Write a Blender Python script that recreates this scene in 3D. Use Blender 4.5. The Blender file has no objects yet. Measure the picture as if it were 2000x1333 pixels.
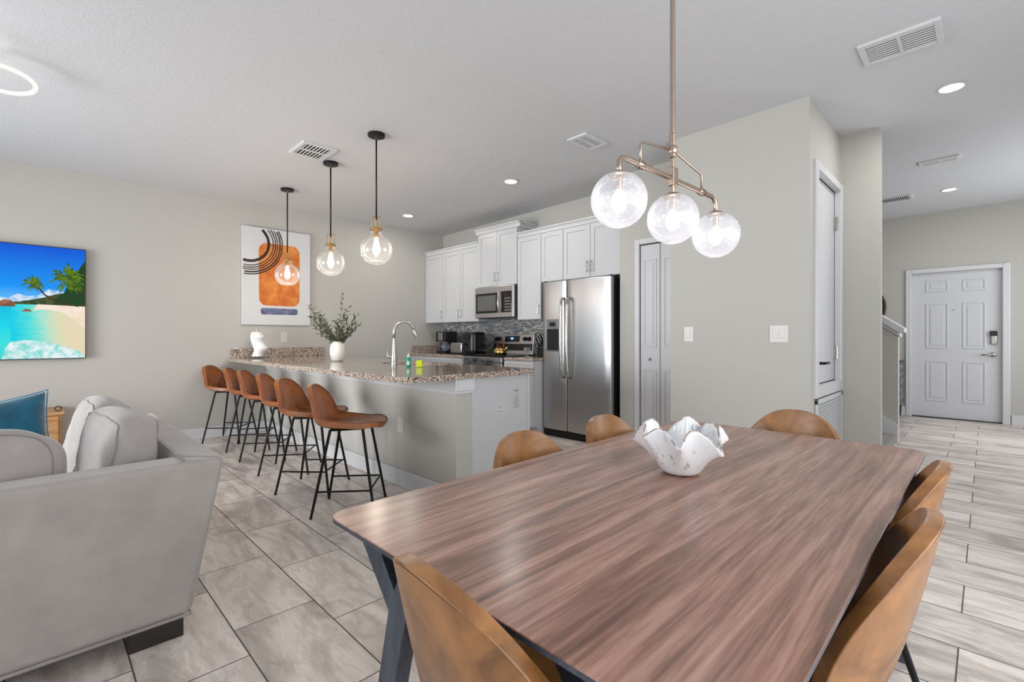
import bpy, bmesh, math, random
from mathutils import Vector, Matrix
random.seed(7)
S = bpy.context.scene
C = bpy.context.collection
PI = math.pi
# ---------------------------------------------------------------- camera, world, light, exposure
cam = bpy.data.cameras.new('camera'); cam.sensor_width = 36; cam.lens = 928/2000*36
cam.shift_y = -7.5/2000; cam.clip_start = .05
co = bpy.data.objects.new('camera', cam); C.objects.link(co)
co.location = (0, 0, 1.15); co.rotation_euler = (PI/2, 0, -PI/4); S.camera = co
S.view_settings.view_transform = 'Standard'; S.view_settings.look = 'None'
S.view_settings.gamma = 1; S.view_settings.use_curve_mapping = False
S.view_settings.exposure = 0.1
W = bpy.data.worlds.new('daylight'); S.world = W; W.use_nodes = True
W.node_tree.nodes['Background'].inputs[0].default_value = (.86, .92, 1, 1)
W.node_tree.nodes['Background'].inputs[1].default_value = 1.0
S.cycles.max_bounces = 8; S.cycles.diffuse_bounces = 5; S.cycles.transparent_max_bounces = 16
S.cycles.use_denoising = True
S.cycles.sample_clamp_indirect = 6.0

def area(name, loc, rot, sx, sy, power, col=(1, 1, 1), shape='RECTANGLE', parent=None):
    l = bpy.data.lights.new(name, 'AREA'); l.shape = shape; l.size = sx; l.size_y = sy; l.energy = power; l.color = col
    o = bpy.data.objects.new(name, l); C.objects.link(o); o.location = loc; o.rotation_euler = rot
    if parent: o.parent = parent
    return o
# daylight at the glass doors; side and hall lamps are fill added at invented windows
area('daylight_living', (-3.05, 4.1, 1.12), (0, -PI/2, 0), 2.0, 2.2, 90, (.96, .98, 1)).data.spread = 1.95
area('daylight_patio', (-3.05, .9, 1.3), (0, -PI/2, 0), 2.2, 3.0, 26, (.95, .975, 1))
area('fill_side', (.9, -1.5, 1.35), (PI/2, 0, 0), 3.6, 2.2, 74, (.96, .98, 1))
area('fill_hall', (7.2, -1.5, 1.5), (PI/2, 0, 0), 2.4, 1.8, 44, (.96, .98, 1))

def zc(x, y): return 2.836+.011*x-.0146*y          # the ceiling is not quite level

# ---------------------------------------------------------------- node helper and materials
class N:
    def __init__(s, name):
        s.m = bpy.data.materials.new(name); s.m.use_nodes = True; s.t = s.m.node_tree
        s.b = s.t.nodes['Principled BSDF']; s.out = s.t.nodes['Material Output']
    def n(s, typ, ins=None, **kw):
        nd = s.t.nodes.new('ShaderNode'+typ)
        for k, v in kw.items(): setattr(nd, k, v)
        for k, v in (ins or {}).items():
            if hasattr(v, 'is_output'): s.t.links.new(v, nd.inputs[k])
            else: nd.inputs[k].default_value = v
        return nd
    def math(s, op, a, b=0.0, c=0.0):
        nd = s.n('Math', {0: a, 1: b, 2: c}, operation=op); return nd.outputs[0]
    def mix(s, f, a, b, bt='MIX'):
        nd = s.n('Mix', data_type='RGBA', blend_type=bt)
        for i, v in ((0, f), (6, a), (7, b)):
            if hasattr(v, 'is_output'): s.t.links.new(v, nd.inputs[i])
            elif i == 0: nd.inputs[0].default_value = v
            else: nd.inputs[i].default_value = (*v[:3], 1)
        return nd.outputs[2]
    def co(s, scale=(1, 1, 1), loc=(0, 0, 0), rot=(0, 0, 0), kind='Object'):
        tc = s.n('TexCoord'); mp = s.n('Mapping', {'Vector': tc.outputs[kind], 'Scale': scale, 'Location': loc, 'Rotation': rot}); return mp.outputs[0]
    def noise(s, vec, scale, detail=3, rough=.5, dist=0.0):
        return s.n('TexNoise', {'Vector': vec, 'Scale': scale, 'Detail': detail, 'Roughness': rough, 'Distortion': dist}).outputs['Fac']
    def ramp(s, fac, stops):
        nd = s.n('ValToRGB', {'Fac': fac}); cr = nd.color_ramp
        while len(cr.elements) < len(stops): cr.elements.new(.5)
        for e, (p, c) in zip(cr.elements, stops): e.position = p; e.color = (*c, 1) if len(c) == 3 else c
        return nd.outputs[0]
    def set(s, **kw):
        names = dict(color='Base Color', rough='Roughness', metal='Metallic', spec='Specular IOR Level', coat='Coat Weight', coatr='Coat Roughness',
                     sheen='Sheen Weight', emis='Emission Color', emis_s='Emission Strength', alpha='Alpha', trans='Transmission Weight', normal='Normal', ior='IOR', aniso='Anisotropic')
        for k, v in kw.items():
            i = s.b.inputs[names[k]]
            if hasattr(v, 'is_output'): s.t.links.new(v, i)
            elif k in ('color', 'emis'): i.default_value = (*v[:3], 1)
            else: i.default_value = v
        return s
    def bump(s, h, strength=.2, dist=.01):
        nd = s.n('Bump', {'Height': h, 'Strength': strength, 'Distance': dist}); s.t.links.new(nd.outputs[0], s.b.inputs['Normal']); return s

def lin(r, g, b):
    f = lambda c: (c/255/12.92) if c/255 <= .04045 else ((c/255+.055)/1.055)**2.4
    return (f(r), f(g), f(b))
MATS = {}
def plain(name, rgb, rough=.5, metal=0.0, **kw):
    n = N(name); n.set(color=lin(*rgb), rough=rough, metal=metal, **kw)
    # faint surface variation so nothing is perfectly flat
    v = n.noise(n.co(), 35, 2); n.t.links.new(n.math('MULTIPLY_ADD', v, .08, rough-.04), n.b.inputs['Roughness'])
    MATS[name] = n.m; return n.m
def emit(name, rgb, s):
    n = N(name); n.set(color=(0, 0, 0), emis=lin(*rgb), emis_s=s, rough=.4); MATS[name] = n.m; return n.m

n = N('wall_paint'); v = n.noise(n.co(), 160, 3); n.set(color=lin(181, 179, 173), rough=.75).bump(v, .08, .002); wallM = n.m
n = N('ceiling_paint'); c_ = n.co(); v = n.ramp(n.noise(c_, 38, 4, .55, .6), [(.42, (0, 0, 0)), (.58, (1, 1, 1))]); n.set(color=lin(202, 203, 206), rough=.8).bump(v, .15, .004); ceilM = n.m
trimM = plain('trim_white', (204, 205, 207), .35)
cabM = plain('cabinet_white', (190, 191, 193), .32)
doorM = plain('door_white', (200, 201, 204), .38)
chromeM = plain('brushed_nickel', (178, 176, 172), .28, 1.0)
blackM = plain('black_metal', (26, 25, 26), .42, .6)
plasticK = plain('black_plastic', (16, 16, 18), .3)
brassM = plain('aged_brass', (190, 152, 92), .3, 1.0)
goldM = plain('champagne_bronze', (178, 160, 144), .32, 1.0)
plateM = plain('switch_plate', (204, 203, 199), .35)
darkM = plain('dark_void', (12, 12, 12), .8)

# floor: 31 x 60 cm porcelain planks laid a third off, grey brown veins along each plank
n = N('floor_tile'); g = n.n('NewGeometry'); sp = n.n('SeparateXYZ', {0: g.outputs['Position']}); X, Y = sp.outputs[0], sp.outputs[1]
px, py = .3113, .6030
rx = n.math('DIVIDE', n.math('SUBTRACT', X, .545-px*40), px); row = n.math('FLOOR', rx); fx = n.math('SUBTRACT', rx, row)
par = n.math('MODULO', row, 2.0)                      # row 40 (even) has its joints at .274, odd rows at .075
yo = n.math('DIVIDE', n.math('ADD', n.math('SUBTRACT', Y, .274-py*40), n.math('MULTIPLY', par, .199)), py)
col_ = n.math('FLOOR', yo); fy = n.math('SUBTRACT', yo, col_)
def edge(f, w): return n.math('LESS_THAN', n.math('MINIMUM', f, n.math('SUBTRACT', 1.0, f)), w)
grout = n.math('MAXIMUM', edge(fx, .0026/px), edge(fy, .0024/py))
idv = n.n('CombineXYZ', {0: row, 1: col_, 2: 3.0}).outputs[0]
wn = n.n('TexWhiteNoise', {'Vector': idv}, noise_dimensions='3D'); rnd = wn.outputs['Value']; rc = wn.outputs['Color']
off = n.n('VectorMath', {0: rc, 1: (40, 40, 40)}, operation='MULTIPLY').outputs[0]
pos = n.n('VectorMath', {0: n.n('CombineXYZ', {0: n.math('MULTIPLY', X, 3.4), 1: n.math('MULTIPLY', Y, .9), 2: 0.0}).outputs[0], 1: off}, operation='ADD').outputs[0]
v1 = n.noise(pos, 1.6, 7, .58, 1.3); v2 = n.noise(pos, 5.5, 6, .6, .9)
base = n.ramp(v1, [(.30, lin(160, 150, 143)), (.44, lin(200, 190, 182)), (.54, lin(224, 214, 206)), (.68, lin(238, 229, 220))])
vein = n.ramp(v2, [(.44, (.78, .775, .77)), (.5, (1.0, 1.0, 1.0)), (.56, (.93, .92, .91))])
tile = n.mix(.75, base, vein, 'MULTIPLY')
tone = n.math('MULTIPLY_ADD', rnd, .16, .93); tv_ = n.n('CombineXYZ', {0: tone, 1: tone, 2: tone}).outputs[0]
tile = n.mix(1.0, tile, tv_, 'MULTIPLY')
fin = n.mix(grout, tile, lin(84, 78, 74)); n.set(color=fin, rough=n.math('MULTIPLY_ADD', grout, .4, .33))
n.bump(n.math('SUBTRACT', 1.0, grout), .35, .002); floorM = n.m

def wood(name, stops, along=(1, 9, 9), rough=.33, sc=1.0, coat=0.0):
    n = N(name); c = n.co(scale=along); d = n.noise(c, 1.3*sc, 5, .55, 1.9); f = n.noise(n.co(scale=tuple(a*3.2 for a in along)), 5*sc, 5, .6, .3)
    fac = n.math('MULTIPLY_ADD', f, .35, n.math('MULTIPLY', d, .68)); n.set(color=n.ramp(fac, stops), rough=rough, coat=coat, coatr=.22).bump(f, .05, .001); return n.m
walnutM = wood('walnut', [(.36, lin(92, 62, 50)), (.46, lin(122, 86, 70)), (.53, lin(150, 110, 92)), (.62, lin(172, 134, 118))], (.42, 7.5, 7.5), .34, 1.0, .38)
darkwoodM = wood('blue_black_wood', [(.35, lin(38, 42, 50)), (.6, lin(66, 74, 86))], (9, 9, 1.2), .42)
sofafootM = wood('espresso_wood', [(.35, lin(20, 17, 15)), (.6, lin(38, 30, 26))], (2, 9, 9), .35)
consoleM = wood('oak_wood', [(.35, lin(150, 104, 62)), (.6, lin(188, 142, 92))], (1, 9, 9), .45)

n = N('granite'); c_ = n.co(); vo = n.n('TexVoronoi', {'Vector': c_, 'Scale': 150.0}); rg = n.n('SeparateColor', {0: vo.outputs['Color']})
nz = n.noise(c_, 40, 3); fac = n.math('MULTIPLY_ADD', nz, .5, n.math('MULTIPLY', rg.outputs[0], .72))
n.set(color=n.ramp(fac, [(.20, lin(42, 36, 34)), (.33, lin(96, 80, 72)), (.46, lin(170, 154, 140)), (.64, lin(206, 192, 178)), (.85, lin(150, 128, 114))]), rough=.07); 
for e in n.t.nodes:
    if e.bl_idname == 'ShaderNodeValToRGB': e.color_ramp.interpolation = 'CONSTANT'
graniteM = n.m

n = N('glass_mosaic'); c_ = n.co(rot=(0, 0, 0)); g = n.n('NewGeometry'); sp = n.n('SeparateXYZ', {0: g.outputs['Position']})
vec = n.n('CombineXYZ', {0: sp.outputs[1], 1: sp.outputs[2], 2: 0.0}).outputs[0]
br = n.n('TexBrick', {'Vector': vec, 'Color1': (0, 0, 0, 1), 'Color2': (1, 1, 1, 1), 'Mortar': (.5, .5, .5, 1), 'Scale': 1.0, 'Mortar Size': .0012, 'Brick Width': .062, 'Row Height': .0165, 'Bias': 0.0})
bw = n.n('SeparateColor', {0: br.outputs['Color']}).outputs[0]
colr = n.ramp(bw, [(0, lin(92, 98, 112)), (.18, lin(158, 158, 158)), (.34, lin(112, 110, 108)), (.5, lin(190, 188, 184)), (.66, lin(132, 142, 156)), (.82, lin(142, 134, 126)), (.95, lin(88, 124, 140))])
for e in n.t.nodes:
    if e.bl_idname == 'ShaderNodeValToRGB': e.color_ramp.interpolation = 'CONSTANT'
n.set(color=n.mix(br.outputs['Fac'], colr, lin(120, 120, 118)), rough=.12); mosaicM = n.m

n = N('stainless'); v = n.noise(n.co(scale=(4, 4, 260)), 3, 3); v2 = n.noise(n.co(scale=(1.2, 1.2, 2.6)), 1.6, 2)
n.set(color=lin(188, 188, 190), metal=1.0, rough=n.math('MULTIPLY_ADD', v, .12, .27)).bump(v2, .12, .03); steelM = n.m
def leather(name, lo, hi, rough=.36):
    n = N(name); a = n.noise(n.co(), 9, 5, .6, .5); f = n.noise(n.co(), 420, 2)
    n.set(color=n.ramp(a, [(.35, lin(*lo)), (.62, lin(*hi))]), rough=rough, spec=.5, coat=.4, coatr=.32).bump(f, .08, .001); return n.m
leatherM = leather('cognac_leather', (104, 66, 32), (156, 106, 56), .36)
stoolM = leather('brown_leather', (120, 64, 26), (162, 94, 40), .42)
threadM = plain('seam_thread', (92, 56, 28), .7)
def fabric(name, rgb, var=.08, sc=7, sheen=.3):
    n = N(name); a = n.noise(n.co(), sc, 4, .6); w = n.noise(n.co(), 500, 2)
    r = lin(*rgb); n.set(color=n.ramp(a, [(.3, tuple(x*(1-var*1.6) for x in r)), (.7, tuple(min(1, x*(1+var)) for x in r))]), rough=.92, sheen=sheen).bump(n.math('MULTIPLY_ADD', n.noise(n.co(), sc*1.6, 3, .6, .8), 6.0, w), .3, .0012); return n.m
sofaM = fabric('grey_velvet', (156, 150, 146)); sofapipeM = fabric('sofa_piping', (134, 128, 126))
tealM = fabric('teal_velvet', (4, 86, 112), .3, 12, .4); tealpipeM = fabric('teal_piping', (38, 132, 168))
carpetM = fabric('grey_carpet', (112, 108, 106), .25, 60)
ceramicM = plain('white_ceramic', (226, 224, 216), .3)
n = N('bulb_glass_glow'); bulbM = emit('bulb_warm', (255, 226, 180), 14); bulbW = emit('bulb_white', (255, 250, 246), 9); canM = emit('can_light', (255, 252, 246), 9)

def thin_glass(name, tint, milky=0.0, gloss=.9, bubbles=False):
    n = N(name); t = n.t; t.nodes.remove(n.b)
    tr = n.n('BsdfTransparent', {'Color': (*tint, 1)}); gl = n.n('BsdfGlossy', {'Color': (1, 1, 1, 1), 'Roughness': .03})
    lw = n.n('LayerWeight', {'Blend': .28}); f = n.math('MULTIPLY', n.math('POWER', lw.outputs['Fresnel'], .8), gloss)
    a = tr.outputs[0]
    if milky:
        tl = n.n('BsdfTranslucent', {'Color': (.93, .94, .98, 1)}); df = n.n('BsdfDiffuse', {'Color': (.93, .94, .98, 1)})
        m0 = n.n('MixShader', {0: .35, 1: tl.outputs[0], 2: df.outputs[0]})
        k = milky
        if bubbles:
            vo = n.n('TexVoronoi', {'Vector': n.co(), 'Scale': 95.0}); b = n.math('LESS_THAN', vo.outputs['Distance'], .16)
            k = n.math('MAXIMUM', n.math('MULTIPLY', b, .75), n.math('MULTIPLY_ADD', n.noise(n.co(), 14, 3), .25, milky-.1))
            k = n.math('MAXIMUM', k, n.math('MULTIPLY', n.math('POWER', lw.outputs['Facing'], 3.0), .8))
        m1 = n.n('MixShader', {0: k, 1: a, 2: m0.outputs[0]}); a = m1.outputs[0]
    m2 = n.n('MixShader', {0: f, 1: a, 2: gl.outputs[0]}); t.links.new(m2.outputs[0], n.out.inputs[0]); return n.m
clearM = thin_glass('clear_glass', (.97, .96, .94), .025, .55)
seededM = thin_glass('seeded_glass', (.95, .96, 1), .20, .5, True)
darkglassM = plain('dark_glass', (14, 15, 17), .06)

# ---------------------------------------------------------------- mesh builder
class MB:
    def __init__(s): s.v = []; s.f = []; s.mi = []; s.cur = 0
    def _add(s, vs, fs):
        o = len(s.v); s.v += [tuple(v) for v in vs]
        for f in fs: s.f.append([o+i for i in f]); s.mi.append(s.cur)
        return s
    def box(s, x0, x1, y0, y1, z0, z1):
        return s._add([(x0, y0, z0), (x1, y0, z0), (x1, y1, z0), (x0, y1, z0), (x0, y0, z1), (x1, y0, z1), (x1, y1, z1), (x0, y1, z1)],
                      [(0, 3, 2, 1), (4, 5, 6, 7), (0, 1, 5, 4), (1, 2, 6, 5), (2, 3, 7, 6), (3, 0, 4, 7)])
    def hexa(s, bot, top):
        return s._add(list(bot)+list(top), [(0, 3, 2, 1), (4, 5, 6, 7), (0, 1, 5, 4), (1, 2, 6, 5), (2, 3, 7, 6), (3, 0, 4, 7)])
    def poly(s, pts): return s._add(pts, [tuple(range(len(pts)))])
    def prism(s, pts, d):
        k = len(pts); d = Vector(d); q = [tuple(Vector(p)+d) for p in pts]
        return s._add(list(pts)+q, [tuple(range(k))[::-1], tuple(range(k, 2*k))]+[(i, (i+1) % k, k+(i+1) % k, k+i) for i in range(k)])
    def tube(s, pts, r, seg=8, cap=True, closed=False):
        pts = [Vector(p) for p in pts]; k = len(pts); rs = r if isinstance(r, (list, tuple)) else [r]*k; vs = []
        up = None
        for i, p in enumerate(pts):
            if closed: t = (pts[(i+1) % k]-pts[i-1])
            else: t = (pts[min(i+1, k-1)]-pts[max(i-1, 0)])
            t.normalize()
            if up is None:
                up = Vector((0, 0, 1)) if abs(t.z) < .9 else Vector((1, 0, 0))
            a = t.cross(up); a.normalize(); b = a.cross(t); up = b
            for j in range(seg):
                w = 2*PI*j/seg; vs.append(tuple(p+a*math.cos(w)*rs[i]+b*math.sin(w)*rs[i]))
        fs = []
        for i in range(k if closed else k-1):
            for j in range(seg):
                j2 = (j+1) % seg; i2 = (i+1) % k
                fs.append((i*seg+j, i*seg+j2, i2*seg+j2, i2*seg+j))
        if cap and not closed: fs += [tuple(range(seg)), tuple(range((k-1)*seg, k*seg))[::-1]]
        return s._add(vs, fs)
    def lathe(s, prof, c=(0, 0, 0), seg=24, ax='z'):
        vs = []; fs = []; k = len(prof)
        for r, z in prof:
            for j in range(seg):
                w = 2*PI*j/seg; p = (r*math.cos(w), r*math.sin(w), z)
                if ax == 'x': p = (p[2], p[0], p[1])
                if ax == 'y': p = (p[0], p[2], p[1])
                vs.append((p[0]+c[0], p[1]+c[1], p[2]+c[2]))
        for i in range(k-1):
            for j in range(seg): fs.append((i*seg+j, i*seg+(j+1) % seg, (i+1)*seg+(j+1) % seg, (i+1)*seg+j))
        if prof[0][0] > 1e-4: fs.append(tuple(range(seg))[::-1])
        if prof[-1][0] > 1e-4: fs.append(tuple(range((k-1)*seg, k*seg)))
        return s._add(vs, fs)
    def grid(s, fn, nu, nv, cu=False):
        vs = [fn(i/(nu-(0 if cu else 1)), j/(nv-1)) for j in range(nv) for i in range(nu)]; fs = []
        for j in range(nv-1):
            for i in range(nu if cu else nu-1): fs.append((j*nu+i, j*nu+(i+1) % nu, (j+1)*nu+(i+1) % nu, (j+1)*nu+i))
        return s._add(vs, fs)
    def build(s, name, mats, parent=None, org=None, smooth=False, bevel=0, seg=2, solid=0, sub=0, rot=None):
        me = bpy.data.meshes.new(name); o0 = Vector(org or (0, 0, 0))
        me.from_pydata([tuple(Vector(v)-o0) for v in s.v], [], s.f); me.validate()
        bm = bmesh.new(); bm.from_mesh(me); (bmesh.ops.remove_doubles(bm, verts=bm.verts, dist=1e-5) if smooth else None); bmesh.ops.recalc_face_normals(bm, faces=bm.faces); bm.to_mesh(me); bm.free()
        if not isinstance(mats, (list, tuple)): mats = [mats]
        for m in mats: me.materials.append(m)
        if len(mats) > 1 and len(me.polygons) == len(s.mi):
            for p, i in zip(me.polygons, s.mi): p.material_index = i
        ob = bpy.data.objects.new(name, me); C.objects.link(ob)
        if smooth:
            for p in me.polygons: p.use_smooth = True
        if org is not None and parent is None: ob.location = o0
        if parent is not None: ob.parent = parent
        if solid: md = ob.modifiers.new('solid', 'SOLIDIFY'); md.thickness = solid; md.offset = 0
        if bevel: md = ob.modifiers.new('bevel', 'BEVEL'); md.width = bevel; md.segments = seg; md.limit_method = 'ANGLE'; md.angle_limit = .6; md.harden_normals = False
        if sub: md = ob.modifiers.new('sub', 'SUBSURF'); md.levels = sub; md.render_levels = sub
        if smooth == 'auto':
            try: me.set_sharp_from_angle(angle=.7)
            except Exception: pass
        return ob
def tag(o, label, cat, group=None):
    o['label'] = label; o['category'] = cat
    if group: o['group'] = group
    return o
def thing(name, label, cat, loc=(0, 0, 0), rz=0, group=None):
    o = bpy.data.objects.new(name, None); o.empty_display_size = .05; C.objects.link(o); o.location = loc; o.rotation_euler = (0, 0, rz)
    return tag(o, label, cat, group)
def struct(o): o['kind'] = 'structure'; return o
def copy_tree(o, parent=None):
    c = o.copy(); C.objects.link(c); c.parent = parent
    for ch in list(o.children): copy_tree(ch, c)
    return c
class T:
    """a thing whose parts are given in world coordinates"""
    def __init__(s, name, label, cat, loc, group=None, kind=None):
        s.e = thing(name, label, cat, loc, 0, group); s.o = loc
        if kind: s.e['kind'] = kind
    def p(s, mb, name, mat, par=None, **kw): return mb.build(name, mat, par or s.e, org=s.o, **kw)

# ---------------------------------------------------------------- the room
def add_struct(name, mb, m, **kw): return struct(mb.build(name, m, **kw))
b = MB(); b.box(-3.3, 9.2, -1.7, 6.45, -.1, 0); add_struct('floor', b, floorM)
b = MB(); q = [(-3.3, -1.7), (9.2, -1.7), (9.2, 6.45), (-3.3, 6.45)]
b.hexa([(x, y, zc(x, y)) for x, y in q], [(x, y, zc(x, y)+.1) for x, y in q]); add_struct('ceiling', b, ceilM)
HT = 3.05
b = MB(); b.box(-3.3, 4.8, 6.26, 6.4, 0, HT); add_struct('wall_left', b, wallM)
b = MB(); b.box(4.68, 4.8, 2.72, 6.26, 0, HT); add_struct('wall_back', b, wallM)
b = MB(); b.box(4.32, 4.8, 2.486, 2.72, 0, HT); b.box(4.32, 4.44, 1.82, 2.486, 2.085, HT); b.box(4.9, 5.0, 1.0, 2.5, 0, HT); b.box(4.8, 4.9, 2.486, 2.6, 0, HT); add_struct('wall_pantry', b, wallM)
b = MB(); b.box(3.88, 4.0, .891, 1.937, 0, HT); b.box(4.0, 4.32, 1.83, 1.937, 0, HT)
dx0, dx1 = 4.035, 4.865
b.box(4.0, dx0, .891, 1.0, 0, HT); b.box(dx1, 4.91, .891, 1.0, 0, HT); b.box(dx0, dx1, .891, 1.0, 2.41, HT); b.box(dx0, dx1, .891, 1.0, 0, .05); b.box(dx0, dx1, .97, 1.0, .05, 2.41)
add_struct('wall_center', b, wallM)
b = MB(); b.box(4.91, 4.995, .62, 2.6, 0, HT); add_struct('wall_hall', b, wallM)
b = MB(); b.box(9.03, 9.2, -1.7, -.143, 0, HT); b.box(9.03, 9.2, .779, 6.4, 0, HT); b.box(9.03, 9.2, -.143, .779, 2.07, HT); add_struct('wall_entry', b, wallM)
b = MB(); b.box(4.995, 9.2, 2.9, 3.02, 0, HT); add_struct('wall_stairs', b, wallM)
# unseen walls with their openings
b = MB()
for x0, x1 in ((-3.3, -1.0), (3.4, 5.9), (8.5, 9.2)): b.box(x0, x1, -1.7, -1.58, 0, HT)
b.box(-1.0, 3.4, -1.7, -1.58, 2.5, HT); b.box(-1.0, 3.4, -1.7, -1.58, 0, .2); b.box(5.9, 8.5, -1.7, -1.58, 2.45, HT); b.box(5.9, 8.5, -1.7, -1.58, 0, .55); add_struct('wall_right', b, wallM)
b = MB()
for y0, y1 in ((-1.7, -.65), (2.45, 2.95), (5.65, 6.4)): b.box(-3.3, -3.15, y0, y1, 0, HT)
b.box(-3.3, -3.15, -.65, 2.45, 2.45, HT); b.box(-3.3, -3.15, 2.95, 5.65, 2.4, HT); add_struct('wall_front', b, wallM)
k = 1
for (y0, y1, z1) in ((-.65, 2.45, 2.45), (2.95, 5.65, 2.4)):
    b = MB(); m = (y0+y1)/2
    for a, c in ((y0, y0+.06), (m-.04, m+.04), (y1-.06, y1)): b.box(-3.28, -3.2, a, c, 0, z1)
    b.box(-3.28, -3.2, y0, y1, z1-.06, z1); b.box(-3.28, -3.2, y0, y1, 0, .06); add_struct('window_%d' % k, b, trimM); k += 1
for (x0, x1, z0, z1) in ((-1.0, 3.4, .2, 2.5), (5.9, 8.5, .55, 2.45)):  # windows invented on the unseen right wall to let in fill light
    b = MB(); m = (x0+x1)/2
    for a, c in ((x0, x0+.05), (m-.03, m+.03), (x1-.05, x1)): b.box(a, c, -1.68, -1.6, z0, z1)
    b.box(x0, x1, -1.68, -1.6, z1-.05, z1); b.box(x0, x1, -1.68, -1.6, z0, z0+.05); add_struct('window_%d' % k, b, trimM); k += 1
# baseboards
def base(name, segs):
    b = MB()
    for x0, x1, y0, y1 in segs: b.box(x0, x1, y0, y1, 0, .13)
    add_struct(name, b, trimM, bevel=.006)
base('baseboard_left', [(-3.1, 1.985, 6.245, 6.26)])
base('baseboard_center', [(3.865, 3.88, .875, 1.937), (3.865, dx0-.03, .876, .891), (4.895, 4.91, .62, .891)])
base('baseboard_entry', [(9.01, 9.03, -1.5, -.225), (9.01, 9.03, .85, 2.9)])
base('baseboard_pantry', [(4.305, 4.32, 2.535, 2.72)])

# --- front door (six panels)
def six_panel(tt, leaf, y0, y1, x, rows, cols):
    for (z0, z1) in rows:
        for (a, c) in cols:
            b = MB(); w = .018
            for q in ((a, c, z0, z0+w), (a, c, z1-w, z1), (a, a+w, z0+w, z1-w), (c-w, c, z0+w, z1-w)): b.box(x-.008, x+.002, q[0], q[1], q[2], q[3])
            b.box(x-.006, x+.002, a+.045, c-.045, z0+.045, z1-.045)
            tt.p(b, 'panel', doorM, leaf, bevel=.006)
d = T('door_1', 'white six panel front door at the far end of the hallway', 'door', (9.06, .318, 0), kind='structure')
b = MB(); b.box(9.065, 9.11, -.142, .778, .008, 2.0695); leaf = d.p(b, 'door_leaf', doorM)
rows = [(.26, .80), (.98, 1.55), (1.66, 1.89)]; cols = [(.04+.318-.04-.02-.285+.0, .285), (.365, .62)]
cols = [(.012, .24), (.385, .625)]
six_panel(d, leaf, 0, 0, 9.065, [(.24, .81), (.99, 1.63), (1.79, 1.955)], cols)
b = MB()
for q in ((.779, .848, 0, 2.13), (-.215, -.143, 0, 2.13), (-.143, .779, 2.07, 2.13)): b.box(9.005, 9.035, q[0], q[1], q[2], q[3])
d.p(b, 'door_frame', trimM, bevel=.008)
b = MB(); b.box(9.03, 9.12, -.143, .779, 0, .012); d.p(b, 'threshold', blackM)
b = MB(); b.box(9.035, 9.065, -.095, -.03, .93+.12, 1.17+.06); b2 = d.p(b, 'keypad_lock', chromeM, bevel=.012, smooth='auto')
b2['label'] = 'black and silver keypad deadbolt'
b = MB(); b.box(9.028, 9.04, -.10, -.025, 1.165, 1.235); d.p(b, 'keypad_cover', plasticK, b2, bevel=.006)
b = MB(); b.lathe([(0, 9.03), (.03, 9.03), (.03, 9.065)], (0, -.06, .915), 16, 'x')
b.v = [(v[0], v[1], v[2]) for v in b.v]
b.tube([(9.045, -.06, .915), (9.02, -.06, .915), (9.015, .0, .915), (9.015, .06, .91)], .010); d.p(b, 'door_handle', chromeM, smooth=True)
b = MB(); b.lathe([(.009, 9.055), (.009, 9.066)], (0, .325, 1.53), 12, 'x'); d.p(b, 'peephole', chromeM)

# --- utility closet door with return grille below
d = T('door_2', 'narrow white utility closet door raised above a return air grille', 'door', (4.45, .891, 0), kind='structure')
b = MB(); b.box(4.075, 4.825, .925, .955, .79, 2.385); leaf = d.p(b, 'door_leaf', doorM, bevel=.003)
b = MB()
for q in ((dx0-.045, dx0+.04, .70, 2.45), (dx1-.04, dx1+.042, .70, 2.45)): b.box(q[0], q[1], .872, .925, q[2], q[3])
b.box(dx0+.04, dx1-.04, .872, .925, 2.39, 2.45); b.box(dx0+.04, dx1-.04, .872, .925, .70, .785); d.p(b, 'door_frame', trimM, bevel=.006)
for z in (1.02, 2.12):
    b = MB(); b.box(4.80, 4.83, .905, .93, z-.05, z+.05); b.tube([(4.825, .905, z-.055), (4.825, .905, z+.055)], .008); d.p(b, 'hinge', chromeM)
b = MB(); b.lathe([(0, .895), (.03, .895), (.032, .925)], (4.13, 0, .955), 16, 'y'); b.tube([(4.13, .91, .955), (4.13, .86, .955), (4.17, .85, .955), (4.25, .85, .955)], .011); d.p(b, 'door_handle', blackM, smooth=True)
for z in (1.03, 1.10):
    b = MB(); b.box(4.10, 4.145, .918, .926, z-.022, z+.022); d.p(b, 'latch_plate', chromeM, bevel=.003)
g_ = T('return_grille', 'white return air grille set low under the utility closet door', 'vent', (4.45, .88, .05))
b = MB(); x0, x1, z0, z1 = dx0-.02, dx1+.02, .06, .69
for q in ((x0, x1, z0, z0+.035), (x0, x1, z1-.035, z1), (x0, x0+.035, z0, z1), (x1-.035, x1, z0, z1)): b.box(q[0], q[1], .876, .889, q[2], q[3])
g_.p(b, 'frame', trimM, bevel=.002)
b = MB(); k = 0; z = z0+.045
while z < z1-.045:
    b._add([(x0+.035, .877, z), (x1-.035, .877, z), (x1-.035, .884, z+.0055), (x0+.035, .884, z+.0055)], [(0, 1, 2, 3)]); z += .021
for i in range(1, 14): x = x0+.035+i*(x1-x0-.07)/14; b.box(x-.003, x+.003, .879, .8885, z0+.035, z1-.035)
g_.p(b, 'louvres', trimM)
b = MB(); b.box(x0+.03, x1-.03, .889, .8905, z0+.03, z1-.03); g_.p(b, 'filter', darkM)  # near-black sheet stands in for the shade between the louvres

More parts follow.
